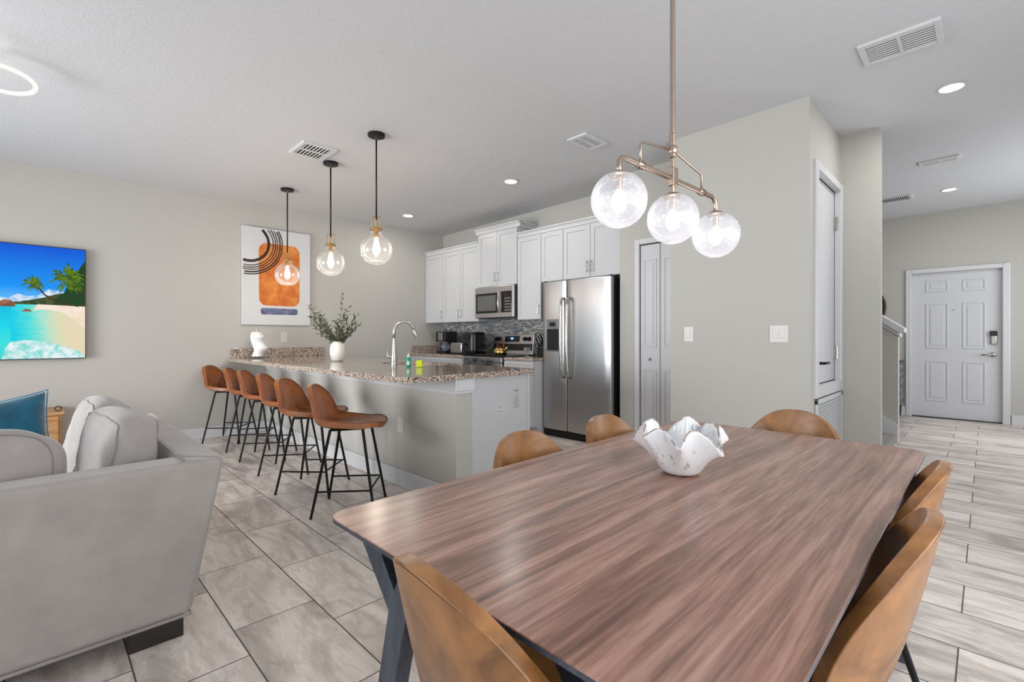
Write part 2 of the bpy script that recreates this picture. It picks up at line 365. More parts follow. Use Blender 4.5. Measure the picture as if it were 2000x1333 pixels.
# --- bifold pantry door
d = T('door_3', 'white bifold pantry door between refrigerator and the near wall', 'door', (4.35, 2.2, 0), kind='structure')
for (y0, y1) in ((2.27, 2.480), (2.054, 2.264), (1.85, 2.048)):
    b = MB(); b.box(4.322, 4.350, y0, y1, .012, 2.075); lf = d.p(b, 'door_leaf', doorM, bevel=.003)
    for z0, z1 in ((.12, .83), (1.05, 1.93)):
        b = MB(); w = .014; a, c = y0+.035, y1-.035
        for q in ((a, c, z0, z0+w), (a, c, z1-w, z1), (a, a+w, z0+w, z1-w), (c-w, c, z0+w, z1-w)): b.box(4.316, 4.323, q[0], q[1], q[2], q[3])
        b.box(4.317, 4.323, a+.035, c-.035, z0+.035, z1-.035); d.p(b, 'panel', doorM, lf, bevel=.005)
b = MB(); b.lathe([(0, 4.295), (.012, 4.297), (.014, 4.307), (.006, 4.323)], (0, 2.375, .93), 14, 'x'); d.p(b, 'door_handle', chromeM, smooth=True)
b = MB(); b.box(4.30, 4.33, 2.486, 2.54, 0, 2.14); b.box(4.30, 4.33, 1.937, 2.486, 2.085, 2.14); d.p(b, 'door_frame', trimM, bevel=.006)

# --- stairs: knee wall, cap, stringer, carpeted steps
b = MB(); b.prism([(6.68, .69, 0), (6.68, 2.9, 0), (6.68, 2.9, 2.9), (6.68, .69, 1.22)], (.11, 0, 0)); add_struct('wall_knee', b, wallM)
b = MB(); b.prism([(6.62, .63, 1.20), (6.62, .69, 1.205), (6.62, 2.9, 2.90), (6.62, 2.9, 2.94), (6.62, .63, 1.245)], (.23, 0, 0))
b.prism([(6.655, .67, 1.15), (6.655, 2.9, 2.84), (6.655, 2.9, 2.90), (6.655, .67, 1.20)], (.16, 0, 0)); add_struct('trim_1', b, trimM, bevel=.006)
b = MB(); b.prism([(6.66, .69, 0), (6.66, 2.9, 0), (6.66, 2.9, 1.75), (6.66, .69, .18)], (.02, 0, 0)); add_struct('trim_2', b, trimM)
b = MB()
for i in range(11): b.box(5.0, 6.66, .70+i*.19, .70+(i+1)*.19+.02, 0, .17*(i+1)-.09)
add_struct('trim_3', b, carpetM, bevel=.015)

# ---------------------------------------------------------------- switches and outlets
def plate(name, label, origin, axis, w, h, kind):
    t = T(name, label, name.split('_')[-1] if name != 'wall_outlet' else 'outlet', origin)
    x, y, z = origin
    def bx(u0, u1, z0, z1, d0, d1):
        b = MB()
        if axis == 'x': b.box(x-d1, x-d0, y+u0, y+u1, z+z0, z+z1)
        else: b.box(x+u0, x+u1, y-d1, y-d0, z+z0, z+z1)
        return b
    t.p(bx(-w/2, w/2, -h/2, h/2, 0, .006), 'plate', plateM, bevel=.002)
    n_ = 2 if kind == 'double' else 1
    for i in range(n_):
        c = (i-(n_-1)/2)*.046
        if kind == 'outlet':
            for zz in (-.02, .02):
                t.p(bx(c-.016, c+.016, zz-.014, zz+.014, .005, .008), 'socket', plateM, bevel=.004)
        else: t.p(bx(c-.017, c+.017, -.034, .034, .005, .010), 'rocker', plateM, bevel=.003)
    return t
plate('light_switch', 'single white light switch on the near wall by the pantry', (3.88, 1.775, 1.175), 'x', .08, .125, 'single')
plate('light_switch', 'double white light switch further right on the near wall', (3.88, 1.088, 1.175), 'x', .125, .125, 'double')
plate('wall_outlet', 'white outlet on the left wall above the granite splash', (2.2, 6.26, 1.15), 'y', .08, .12, 'outlet')
plate('wall_outlet', 'white outlet low on the peninsula wall behind the stools', (1.993, 3.21, .47), 'x', .075, .12, 'outlet')

# ---------------------------------------------------------------- ceiling fixtures
def canlight(x, y, label):
    t = thing('recessed_light', label, 'ceiling light', (x, y, zc(x, y)), 0, 'recessed ceiling lights')
    b = MB(); b.lathe([(.060, -.001), (.078, -.001), (.080, -.006), (.066, -.010), (.060, -.001)], seg=32); b.build('trim_ring', trimM, t, smooth='auto')
    b = MB(); b.lathe([(0, -.0045), (.064, -.0045), (.064, -.003)], seg=32); b.build('lens', canM, t)
    l = bpy.data.lights.new('can_beam', 'AREA'); l.shape = 'DISK'; l.size = .12; l.energy = 6; l.color = (1, .97, .92)
    o = bpy.data.objects.new('can_beam', l); C.objects.link(o); o.parent = t; o.location = (0, 0, -.02)
    return t
first = canlight(3.591, 3.607, 'round recessed light in the ceiling nearest the refrigerator')
for x, y, lb in ((3.542, 5.525, 'round recessed light farthest left, over the kitchen corner'), (4.475, .175, 'large-looking recessed light nearest, by the hallway return vent'), (7.70, .32, 'recessed light over the hallway in front of the front door')):
    c = copy_tree(first); c.location = (x, y, zc(x, y)); c['label'] = lb
    if x > 4:
        for ch in c.children:
            if ch.type == 'LIGHT': ch.data = ch.data.copy(); ch.data.energy = 9 if x < 6 else 8
def vent(label, x0, x1, y0, y1, along, nl, dark, cols=2, name='ceiling_vent', fr=.03):
    cx, cy = (x0+x1)/2, (y0+y1)/2; Z = zc(cx, cy)-.007
    t = T(name, label, 'vent', (cx, cy, Z))
    b = MB()
    for q in ((x0, x1, y0, y0+fr), (x0, x1, y1-fr, y1), (x0, x0+fr, y0+fr, y1-fr), (x1-fr, x1, y0+fr, y1-fr)): b.box(q[0], q[1], q[2], q[3], Z-.010, Z+.012)
    if cols == 2:
        if along == 'y': b.box(x0+fr, x1-fr, cy-.008, cy+.008, Z-.010, Z+.003)
        else: b.box(cx-.008, cx+.008, y0+fr, y1-fr, Z-.010, Z+.003)
    t.p(b, 'frame', trimM, bevel=.002)
    b = MB()
    for i in range(nl):
        if along == 'y': a = x0+fr+(i+.5)*(x1-x0-2*fr)/nl; w = (x1-x0-2*fr)/nl*.36; w *= (.42 if dark else .6); b._add([(a-w, y0+fr, Z-.005), (a-w, y1-fr, Z-.005), (a+w, y1-fr, Z-.007), (a+w, y0+fr, Z-.007)], [(0, 1, 2, 3)])
        else: a = y0+fr+(i+.5)*(y1-y0-2*fr)/nl; w = (y1-y0-2*fr)/nl*.36; w *= (.42 if dark else .6); b._add([(x0+fr, a-w, Z-.005), (x1-fr, a-w, Z-.005), (x1-fr, a+w, Z-.007), (x0+fr, a+w, Z-.007)], [(0, 1, 2, 3)])
    t.p(b, 'slats', trimM, solid=.0015)
    b = MB(); b.box(x0+fr*.8, x1-fr*.8, y0+fr*.8, y1-fr*.8, Z-.0015, Z-.0005); t.p(b, 'duct_shade', darkM if dark else plain('duct_shade_grey', (120, 120, 120), .8))  # flat sheet; shade inside the duct put into its black and grey colours
vent('white ceiling vent with dark slots, left of the pendant lights', 1.57, 1.86, 4.02, 4.36, 'y', 8, True)
vent('small white ceiling vent over the kitchen aisle', 3.19, 3.50, 2.33, 2.53, 'y', 8, False)
vent('large white double ceiling vent at top right over the dining side', 3.42, 3.70, .175, .545, 'y', 8, False)
vent('slim white ceiling vent in the hallway nearer than its light', 6.22, 6.37, .185, .487, 'y', 5, False)
vent('grey slotted ceiling vent at the hallway corner by the pillar', 7.55, 7.82, .655, 1.0, 'x', 14, True, 1)
# shallow bead where the kitchen ceiling begins
# living-room ceiling light with curved bands
t = T('ceiling_lamp', 'white curved-band ceiling light at the left edge of the ceiling', 'lamp', (-.30, 4.0, zc(-.3, 4.0)))
lx, ly, lz = -.30, 4.0, zc(-.3, 4.0)
b = MB(); b.lathe([(0, 0), (.10, 0), (.10, -.03), (.03, -.04), (.015, -.06), (.015, -.14)], (lx, ly, lz), 24); t.p(b, 'canopy', trimM, smooth='auto')
bandM = emit('lamp_band', (255, 252, 248), .9)
for k in range(3):
    a0 = k*2*PI/3+.35; pts = []
    for i in range(25):
        w = 2*PI*i/24; r = .155; x = .155+r*math.cos(w); y = .105*math.sin(w)
        pts.append((lx+x*math.cos(a0)-y*math.sin(a0), ly+x*math.sin(a0)+y*math.cos(a0), lz-.12-.035*math.sin(w+k)))
    b = MB(); b.tube(pts[:-1], .012, 8, closed=True); bd = t.p(b, 'light_band', bandM, smooth=True)
l = bpy.data.lights.new('lamp_glow', 'POINT'); l.energy = 1.6; l.shadow_soft_size = .10; o = bpy.data.objects.new('lamp_glow', l); C.objects.link(o); o.parent = t.e; o.location = (.02, .02, -.18)

# pendants
def pendant(label):
    t = thing('pendant_light', label, 'pendant lamp', (0, 0, 0), 0, 'glass globe pendants over the peninsula')
    b = MB(); b.lathe([(.0, 0), (.065, 0), (.068, -.004), (.066, -.022), (.015, -.026)], seg=28); b.build('canopy', blackM, t, smooth='auto')
    b = MB(); b.lathe([(.008, -.024), (.008, -.045)], seg=12); b.build('stem_collar', brassM, t)
    b = MB(); b.tube([(0, 0, -.04), (0, 0, -.70)], .0065, 10); b.build('rod', blackM, t, smooth=True)
    b = MB()
    for s in (-1, 1): b.tube([(s*.024, -s*.024, -.675), (s*.024, -s*.024, -.765)], .004, 8)
    b.tube([(-.024, .024, -.677), (.024, -.024, -.677)], .004, 8); b.lathe([(.012, -.762), (.036, -.766), (.05, -.775), (.05, -.782), (.03, -.786)], seg=24); b.tube([(0, 0, -.70), (0, 0, -.80)], .006)
    b.lathe([(.010, -.79), (.016, -.80), (.016, -.84), (.010, -.845)], seg=14); b.build('holder', brassM, t, smooth='auto')
    prof = []; R = .128; zc0 = -.942
    prof = [(.043, -.79), (.044, -.815)]
    for i in range(5, 31):
        w = PI*i/36; r = R*math.sin(w); z = zc0+R*.98*math.cos(w)
        if r > .046 or z < zc0: prof.append((r, z))
    b = MB(); b.v = []; vs = []; seg = 40
    def fn(u, v):
        k = v*(len(prof)-1); i = min(int(k), len(prof)-2); f = k-i; r = prof[i][0]*(1-f)+prof[i+1][0]*f; z = prof[i][1]*(1-f)+prof[i+1][1]*f
        return (r*math.cos(2*PI*u), r*math.sin(2*PI*u), z)
    b.grid(fn, seg, len(prof), True); gl = b.build('glass_globe', clearM, t, smooth=True)
    rb, zb = prof[-1]; b = MB(); b.tube([(rb*math.cos(2*PI*i/32), rb*math.sin(2*PI*i/32), zb) for i in range(32)], .0025, 6, closed=True); b.build('rim', clearM, gl, smooth=True)
    b = MB(); b.lathe([(.010, -.845), (.013, -.862), (.021, -.89), (.029, -.925), (.030, -.945), (.024, -.972), (.012, -.986), (0, -.989)], seg=20); b.build('bulb', bulbM, t, smooth=True)
    l = bpy.data.lights.new('bulb_light', 'POINT'); l.energy = 7; l.color = (1, .9, .78); l.shadow_soft_size = .03
    o = bpy.data.objects.new('bulb_light', l); C.objects.link(o); o.parent = t; o.location = (0, 0, -1.01)
    return t
p0 = pendant('glass globe pendant nearest the camera, hanging lowest-right over the peninsula'); 
for i, (x, y, lb) in enumerate(((1.956, 3.519, 'largest-looking globe pendant, rightmost of three over the peninsula'), (1.956, 4.37, 'middle globe pendant of three over the peninsula'), (1.945, 5.434, 'farthest globe pendant, hanging in front of the abstract canvas'))):
    o = p0 if i == 0 else copy_tree(p0); o.location = (x, y, zc(x, y)); o['label'] = lb

# chandelier over the dining table
gx = [(1.13, .715, 1.527), (1.375, .68, 1.512), (1.62, .648, 1.496)]; GR = .0765
cx, cy = gx[1][0], gx[1][1]; zt = zc(cx, cy)
t = T('chandelier', 'brushed bronze three globe chandelier over the walnut dining table', 'chandelier', (cx, cy, zt))
b = MB(); b.lathe([(0, 0), (.065, 0), (.065, -.02), (.012, -.028)], (cx, cy, zt), 28); t.p(b, 'canopy', goldM, smooth='auto')
b = MB(); b.tube([(cx, cy, zt-.02), (cx, cy, 1.745)], .0078, 12); b.tube([(cx, cy, 1.75), (cx, cy, 1.655)], .0055, 12); b.lathe([(.006, 1.775), (.0105, 1.77), (.0105, 1.735), (.014, 1.732), (.016, 1.722), (.014, 1.712), (.0105, 1.710), (.0105, 1.70), (.006, 1.697)], (cx, cy, 0), 16); t.p(b, 'stem', goldM, smooth='auto')
def lerp3(a, c, f): return tuple(a[i]+(c[i]-a[i])*f for i in range(3))
A = (gx[0][0], gx[0][1], 1.646); Bp = (gx[2][0], gx[2][1], 1.640)
M_ = (cx, cy, 1.655)
rA = [(gx[0][0], gx[0][1], gx[0][2]+GR-.004), (gx[0][0], gx[0][1], 1.618), (gx[0][0]+.004, gx[0][1], 1.635), (gx[0][0]+.014, gx[0][1]-.001, 1.646), (gx[0][0]+.030, gx[0][1]-.003, 1.649)]
rB = [(gx[2][0]-.030, gx[2][1]+.003, 1.620), (gx[2][0]-.014, gx[2][1]+.001, 1.617), (gx[2][0]-.004, gx[2][1], 1.606), (gx[2][0], gx[2][1], 1.592), (gx[2][0], gx[2][1], gx[2][2]+GR-.004)]
b = MB(); b.tube(rA+rB, .0078, 12); t.p(b, 'crossbar', goldM, smooth=True)
b = MB(); b.box(cx-.017, cx+.017, cy-.011, cy+.011, 1.612, 1.668); b.tube([(cx, cy, 1.63), (cx, cy, gx[1][2]+GR-.004)], .007, 12); t.p(b, 'hub', goldM, bevel=.003)
for f, e in ((.15, 0), (.87, 1)):
    q = lerp3(rA[-1], rB[0], f); s_ = -1 if e == 0 else 1
    b = MB(); top = (q[0], q[1], 1.76 if e == 0 else 1.70)
    b.tube([(cx, cy, 1.722), (cx+(q[0]-cx)*.95, cy+(q[1]-cy)*.95, 1.712 if e == 0 else 1.682), (q[0], q[1], 1.705 if e == 0 else 1.674), (q[0], q[1], q[2]+.008)], .0034, 8); br_ = t.p(b, 'brace', goldM, smooth=True)
    b = MB(); d_ = Vector(rB[0])-Vector(rA[-1]); d_.normalize(); qv = Vector(q)
    b.tube([tuple(qv-d_*.016), tuple(qv-d_*.012), tuple(qv-d_*.006), tuple(qv), tuple(qv+d_*.006), tuple(qv+d_*.012), tuple(qv+d_*.016)], [.009, .0115, .009, .0125, .009, .0115, .009], 14); t.p(b, 'collar', goldM, br_, smooth=True)
for (x, y, z) in gx:
    b = MB(); b.lathe([(GR*math.sin(PI*i/28), z+GR*math.cos(PI*i/28)) for i in range(2, 29)], (x, y, 0), 40)
    b.f = b.f[:-1] if len(b.f[-1]) > 4 else b.f; b.mi = b.mi[:len(b.f)]
    gl = t.p(b, 'glass_globe', seededM, smooth=True)
    b = MB(); b.lathe([(0, z+GR+.002), (.020, z+GR), (.030, z+GR-.008), (.026, z+GR-.012), (.0095, z+GR-.014), (.0095, z+.028), (.006, z+.026)], (x, y, 0), 20); t.p(b, 'socket', goldM, gl, smooth='auto')
    b = MB(); b.lathe([(.006, z+.027), (.014, z+.015), (.021, z-.004), (.019, z-.022), (.010, z-.034), (0, z-.037)], (x, y, 0), 16); t.p(b, 'bulb', bulbW, gl, smooth=True)
    l = bpy.data.lights.new('globe_light', 'POINT'); l.energy = .13; l.color = (1, .97, .95); l.shadow_soft_size = .02
    o = bpy.data.objects.new('globe_light', l); C.objects.link(o); o.parent = t.e; o.location = (x-cx, y-cy, z-.045-zt)

# ---------------------------------------------------------------- kitchen
def shaker(t, par, name, x, y0, y1, z0, z1, fr=.055, th=.019):
    """door or drawer front facing -X"""
    b = MB(); b.box(x-th, x, y0, y0+fr, z0, z1); b.box(x-th, x, y1-fr, y1, z0, z1); b.box(x-th, x, y0+fr, y1-fr, z0, z0+fr); b.box(x-th, x, y0+fr, y1-fr, z1-fr, z1)
    b.box(x-th+.008, x, y0+fr, y1-fr, z0+fr, z1-fr)
    return t.p(b, name, cabM, par, bevel=.0015)
def pull(t, par, x, y, z, L=.13, horiz=False):
    b = MB(); r = .005
    if horiz:
        b.tube([(x-.028, y-L/2, z), (x-.028, y+L/2, z)], r, 8)
        for s in (-1, 1): b.tube([(x, y+s*L*.36, z), (x-.028, y+s*L*.36, z)], r*.9, 8)
    else:
        b.tube([(x-.028, y, z-L/2), (x-.028, y, z+L/2)], r, 8)
        for s in (-1, 1): b.tube([(x, y, z+s*L*.36), (x-.028, y, z+s*L*.36)], r*.9, 8)
    return t.p(b, 'handle', chromeM, par, smooth='auto')
def crown(t, x, y0, y1, z, h=.055, out=.05, ends=(0, 0)):
    b = MB(); prof = [(x-.001, z), (x-.012, z), (x-.014, z+h*.25), (x-out*.55, z+h*.6), (x-out, z+h*.82), (x-out, z+h), (x+.02, z+h)]
    b.prism([(p[0], y0-(out if ends[0] else 0), p[1]) for p in prof], (0, y1-y0+(out if ends[0] else 0)+(out if ends[1] else 0), 0))
    for e, yy, sg in ((ends[0], y0, -1), (ends[1], y1, 1)):
        if e: b.prism([(x, yy+sg*q_, zz) for q_, zz in ((0, z), (.012, z), (.014, z+h*.25), (out*.55, z+h*.6), (out, z+h*.82), (out, z+h), (0, z+h))], (4.679-x, 0, 0))
    return t.p(b, 'crown_moulding', trimM)
def wallcab(label, y0, y1, z0, z1, ndoor, handles, xf=4.35, ends=(0, 0), ch=.055):
    t = T('wall_cabinet', label, 'cabinet', (4.5, (y0+y1)/2, z0), 'white wall cabinets over the kitchen counter')
    b = MB(); b.box(xf+.002, 4.678, y0+.001, y1-.001, z0, z1); t.p(b, 'carcass', cabM)
    w = (y1-y0)/ndoor
    for i in range(ndoor):
        d = shaker(t, None, 'door', xf, y0+i*w+.0025, y0+(i+1)*w-.0025, z0+.004, z1-.012)
        hy = handles[i]
        if hy is not None: pull(t, d, xf-.019, y0+i*w+(.03 if hy == 'r' else w-.03), z0+.12)
    crown(t, xf, y0, y1, z1, ch, .05, ends); return t
# camera sees +Y to the left: 'r' puts the pull on the picture right side of the door
wallcab('single-door white wall cabinet against the left wall corner', 5.806, 6.255, 1.37, 2.42, 1, ['r'])
wallcab('double-door white wall cabinet left of the microwave', 4.985, 5.804, 1.37, 2.42, 2, ['l', 'r'])
wallcab('taller white cabinet directly above the microwave', 4.236, 4.983, 1.83, 2.565, 2, ['l', 'r'], 4.34, (1, 1), .065)
wallcab('single-door white wall cabinet between microwave and refrigerator', 3.835, 4.234, 1.37, 2.42, 1, ['r'])
wallcab('short single-door white cabinet above the left edge of the refrigerator', 3.493, 3.833, 1.815, 2.42, 1, [None])
wallcab('short double-door white cabinet above the right part of the refrigerator', 2.725, 3.491, 1.815, 2.42, 2, ['l', 'r'])

def basecab(label, y0, y1, n_, grp='white base cabinets along the back wall'):
    t = T('base_cabinet', label, 'cabinet', (4.4, (y0+y1)/2, 0), grp)
    b = MB(); b.box(4.082, 4.678, y0+.001, y1-.001, .10, .868); b.box(4.15, 4.678, y0+.001, y1-.001, 0, .10); t.p(b, 'carcass', cabM)
    w = (y1-y0)/n_
    for i in range(n_):
        a, c = y0+i*w+.0025, y0+(i+1)*w-.0025
        d = shaker(t, None, 'drawer', 4.08, a, c, .705, .860, .035); pull(t, d, 4.061, (a+c)/2, .78, .13, True)
        d = shaker(t, None, 'door', 4.08, a, c, .105, .700); pull(t, d, 4.061, a+.03 if i % 2 else c-.03, .60)
    return t
basecab('white base cabinet left of the range', 4.975, 6.255, 3)
basecab('white base cabinet between the range and refrigerator', 3.715, 4.203, 1)
t = T('kitchen_counter', 'speckled granite counter left of the range with splash strip', 'countertop', (4.37, 5.6, .87))
b = MB(); b.box(4.055, 4.679, 4.972, 6.259, .87, .906); t.p(b, 'slab', graniteM, bevel=.006)
b = MB(); b.box(4.07, 4.67, 6.238, 6.259, .906, 1.02); t.p(b, 'side_splash', graniteM, bevel=.002)
t = T('kitchen_counter', 'short speckled granite counter right of the range', 'countertop', (4.37, 3.95, .87))
b = MB(); b.box(4.055, 4.679, 3.712, 4.206, .87, .906); t.p(b, 'slab', graniteM, bevel=.006)
b = MB(); b.box(4.666, 4.6785, 3.70, 6.235, .908, 1.3685); b.box(4.666, 4.6785, 4.238, 4.981, 1.3685, 1.40)
tag(b.build('mosaic_backsplash', mosaicM, org=(4.674, 5, .908)), 'grey blue glass mosaic backsplash under the wall cabinets', 'backsplash')

# microwave
t = T('microwave', 'stainless over-the-range microwave under the tall cabinet', 'microwave', (4.5, 4.6, 1.40))
b = MB(); b.box(4.29, 4.665, 4.238, 4.981, 1.405, 1.822); t.p(b, 'body', plasticK, bevel=.004)
b = MB(); b.box(4.262, 4.29, 4.24, 4.98, 1.41, 1.82); t.p(b, 'front_panel', steelM, bevel=.004)
b = MB(); b.box(4.255, 4.2625, 4.52, 4.955, 1.47, 1.735); dr = t.p(b, 'window_frame', darkglassM, bevel=.003)
b = MB(); b.box(4.2535, 4.256, 4.555, 4.92, 1.50, 1.705); t.p(b, 'window', plain('mesh_window', (92, 92, 92), .25), dr)
b = MB(); b.box(4.255, 4.2625, 4.27, 4.455, 1.47, 1.745); cp = t.p(b, 'control_panel', darkglassM, bevel=.003)
b = MB()
for i in range(5):
    for j in range(4): b.box(4.2535, 4.2555, 4.285+j*.028, 4.303+j*.028, 1.49+i*.038, 1.508+i*.038)
t.p(b, 'buttons', plain('key_grey', (120, 120, 120), .4), cp)
b = MB(); b.tube([(4.262, 4.487, 1.48), (4.235, 4.487, 1.495), (4.225, 4.487, 1.60), (4.235, 4.487, 1.725), (4.262, 4.487, 1.74)], .011, 10); t.p(b, 'handle', steelM, smooth=True)

# range
t = T('range_oven', 'stainless electric range below the microwave', 'oven', (4.37, 4.59, 0))
b = MB(); b.box(4.06, 4.665, 4.212, 4.968, .02, .90); t.p(b, 'body', blackM)
b = MB(); b.box(4.045, 4.60, 4.212, 4.968, .90, .918); t.p(b, 'cooktop', darkglassM, bevel=.003)
b = MB(); b.box(4.03, 4.06, 4.214, 4.966, .835, .898); t.p(b, 'front_rail', steelM, bevel=.005)
b = MB(); b.box(4.03, 4.06, 4.214, 4.966, .24, .828); od = t.p(b, 'oven_door', steelM, bevel=.005)
b = MB(); b.box(4.026, 4.031, 4.32, 4.86, .36, .70); t.p(b, 'window', darkglassM, od, bevel=.002)
b = MB(); b.tube([(4.03, 4.27, .775), (3.985, 4.27, .775), (3.985, 4.91, .775), (4.03, 4.91, .775)], .012, 10); t.p(b, 'handle', steelM, od, smooth='auto')
b = MB(); b.box(4.03, 4.06, 4.214, 4.966, .03, .232); t.p(b, 'storage_drawer', steelM, bevel=.005)
b = MB(); b.hexa([(4.585, 4.212, .918), (4.66, 4.212, .918), (4.66, 4.968, .918), (4.585, 4.968, .918)], [(4.625, 4.212, 1.19), (4.66, 4.212, 1.19), (4.66, 4.968, 1.19), (4.625, 4.968, 1.19)]); bg = t.p(b, 'backguard', steelM, bevel=.004)
def bgx(z): return 4.585+.04*(z-.918)/.272
b = MB(); b.hexa([(bgx(.97)-.006, 4.22, .97), (bgx(.97), 4.22, .97), (bgx(.97), 4.96, .97), (bgx(.97)-.006, 4.96, .97)], [(bgx(1.06)-.006, 4.22, 1.06), (bgx(1.06), 4.22, 1.06), (bgx(1.06), 4.96, 1.06), (bgx(1.06)-.006, 4.96, 1.06)]); t.p(b, 'vent_band', plasticK, bg)
b = MB(); b.hexa([(bgx(1.085)-.005, 4.47, 1.085), (bgx(1.085), 4.47, 1.085), (bgx(1.085), 4.745, 1.085), (bgx(1.085)-.005, 4.745, 1.085)], [(bgx(1.17)-.005, 4.47, 1.17), (bgx(1.17), 4.47, 1.17), (bgx(1.17), 4.745, 1.17), (bgx(1.17)-.005, 4.745, 1.17)]); t.p(b, 'display', darkglassM, bg)
b = MB(); b.box(bgx(1.13)-.008, bgx(1.13)-.004, 4.585, 4.63, 1.12, 1.145); t.p(b, 'clock', emit('clock_blue', (110, 150, 255), 3), bg)
for y in (4.85, 4.915, 4.36, 4.285):
    b = MB(); b.lathe([(0, bgx(1.125)-.034), (.024, bgx(1.125)-.032), (.028, bgx(1.125)-.004), (.031, bgx(1.125))], (0, y, 1.125), 18, 'x'); b.box(bgx(1.125)-.042, bgx(1.125)-.03, y-.006, y+.006, 1.103, 1.147); t.p(b, 'knob', plasticK, bg, smooth='auto')
for (x, y, r) in ((4.2, 4.40, .10), (4.2, 4.78, .085), (4.45, 4.40, .075), (4.45, 4.78, .095)):
    b = MB(); b.tube([(x+r*math.cos(2*PI*i/32), y+r*math.sin(2*PI*i/32), .9182) for i in range(32)], .0012, 5, closed=True); t.p(b, 'burner_ring', plain('ring_grey', (90, 90, 92), .4), smooth=True)

# kettle on the range
t = T('kettle', 'gold colored round kettle on the range', 'kettle', (4.24, 4.47, .919))
kx, ky = 4.22, 4.43; goldK = plain('polished_gold', (206, 170, 104), .15, 1.0)
b = MB(); b.lathe([(0, .92), (.075, .92), (.088, .94), (.09, .965), (.078, 1.0), (.05, 1.02), (.03, 1.026)], (kx, ky, 0), 28); t.p(b, 'body', goldK, smooth=True)
b = MB(); b.lathe([(.036, 1.022), (.03, 1.032), (.01, 1.036), (.010, 1.045), (.014, 1.053), (0, 1.058)], (kx, ky, 0), 20); t.p(b, 'lid', plain('dark_bronze', (88, 52, 34), .35, .8), smooth=True)
b = MB(); b.tube([(kx, ky-.07, .975), (kx, ky-.105, 1.0), (kx-.0, ky-.125, 1.03)], [.018, .013, .010], 12); t.p(b, 'spout', goldK, smooth=True)
b = MB(); b.tube([(kx, ky+.06, 1.01), (kx, ky+.062, 1.05), (kx, ky+.03, 1.085), (kx, ky-.03, 1.085), (kx, ky-.062, 1.05), (kx, ky-.06, 1.01)], .009, 10); t.p(b, 'handle', plain('handle_brown', (104, 58, 34), .4), smooth=True)

# oven mitts with white tag hanging from the handle
t = T('oven_mitts', 'dark grey oven mitts with a white tag hung on the oven handle', 'oven mitt', (3.97, 4.6, .80)); mittM = fabric('mitt_fabric', (62, 64, 68), .2)
def blob(cx, cy, cz, rx, ry, rz, nz=.12, seed=0, nu=18, nv=12):
    def fn(u, v):
        a, p = 2*PI*u, PI*(v*.998+.001); k = 1+nz*math.sin(3*a+seed)*math.sin(2*p+seed*2)
        return (cx+rx*math.sin(p)*math.cos(a)*k, cy+ry*math.sin(p)*math.sin(a)*k, cz+rz*math.cos(p))
    b = MB(); b.grid(fn, nu, nv, True); return b
t.p(blob(3.955, 4.76, .76, .022, .10, .115, .12, 1), 'mitt', mittM, smooth=True, sub=1)
t.p(blob(3.955, 4.52, .755, .024, .12, .11, .14, 2.3), 'mitt', mittM, smooth=True, sub=1)
b = MB(); b.tube([(3.955, 4.85, .84), (3.96, 4.80, .885), (3.95, 4.72, .87), (3.955, 4.66, .80), (3.955, 4.58, .83), (3.95, 4.48, .87), (3.955, 4.44, .84)], .014, 10); t.p(b, 'cuff_trim', mittM, smooth=True)
b = MB(); b.box(3.925, 3.9275, 4.655, 4.735, .715, .79); tg = t.p(b, 'tag', trimM)
b = MB()
for z in (.735, .75, .765): b.box(3.9245, 3.9252, 4.668, 4.722, z, z+.003)
t.p(b, 'print', plain('print_grey', (110, 110, 112), .6), tg)

# refrigerator
t = T('refrigerator', 'stainless side-by-side refrigerator with water dispenser', 'refrigerator', (4.43, 3.23, 0))
b = MB(); b.box(4.275, 4.66, 2.765, 3.698, .02, 1.79); t.p(b, 'cabinet', plain('fridge_black', (22, 22, 24), .45), bevel=.006)
b = MB(); b.box(4.23, 4.275, 2.775, 3.69, .015, .085); t.p(b, 'kick_grille', darkM)
def fdoor(y0, y1):
    b = MB(); pr = []; n_ = 14
    for i in range(n_+1):
        u = i/n_; pr.append((4.2+.010*(2*u-1)**2+(.010 if i in (0, n_) else 0), y0+u*(y1-y0), .09))
    pr += [(4.27, y1, .09), (4.27, y0, .09)]
    b.prism(pr, (0, 0, 1.70)); return b
fl = t.p(fdoor(3.349, 3.700), 'freezer_door', steelM, smooth='auto', bevel=.004); fr = t.p(fdoor(2.762, 3.341), 'fridge_door', steelM, smooth='auto', bevel=.004)
b = MB(); b.box(4.23, 4.27, 2.768, 2.79, 1.79, 1.806); b.box(4.23, 4.27, 3.67, 3.695, 1.79, 1.806); t.p(b, 'hinge_cover', plasticK)
for par, y in ((fl, 3.374), (fr, 3.288)):
    b = MB(); pts = [(4.205, y, 1.585), (4.17, y, 1.58)]
    for i in range(13): u = i/12; pts.append((4.155-.018*math.sin(PI*u), y, 1.572-u*.855))
    pts += [(4.17, y, .71), (4.205, y, .70)]; b.tube(pts, .0165, 12); t.p(b, 'handle', chromeM, par, smooth=True)
ds = MB()
for q in ((3.43, 3.445, .985, 1.355), (3.62, 3.635, .985, 1.355), (3.445, 3.62, .985, 1.0), (3.445, 3.62, 1.24, 1.355)): ds.box(4.188, 4.20, q[0], q[1], q[2], q[3])
dsp = t.p(ds, 'dispenser', plain('dispenser_grey', (120, 121, 124), .3, .6), fl, bevel=.004)
b = MB(); b.box(4.1965, 4.203, 3.445, 3.62, 1.0, 1.24); b.box(4.186, 4.1885, 3.49, 3.575, 1.275, 1.32); t.p(b, 'recess', darkglassM, dsp)

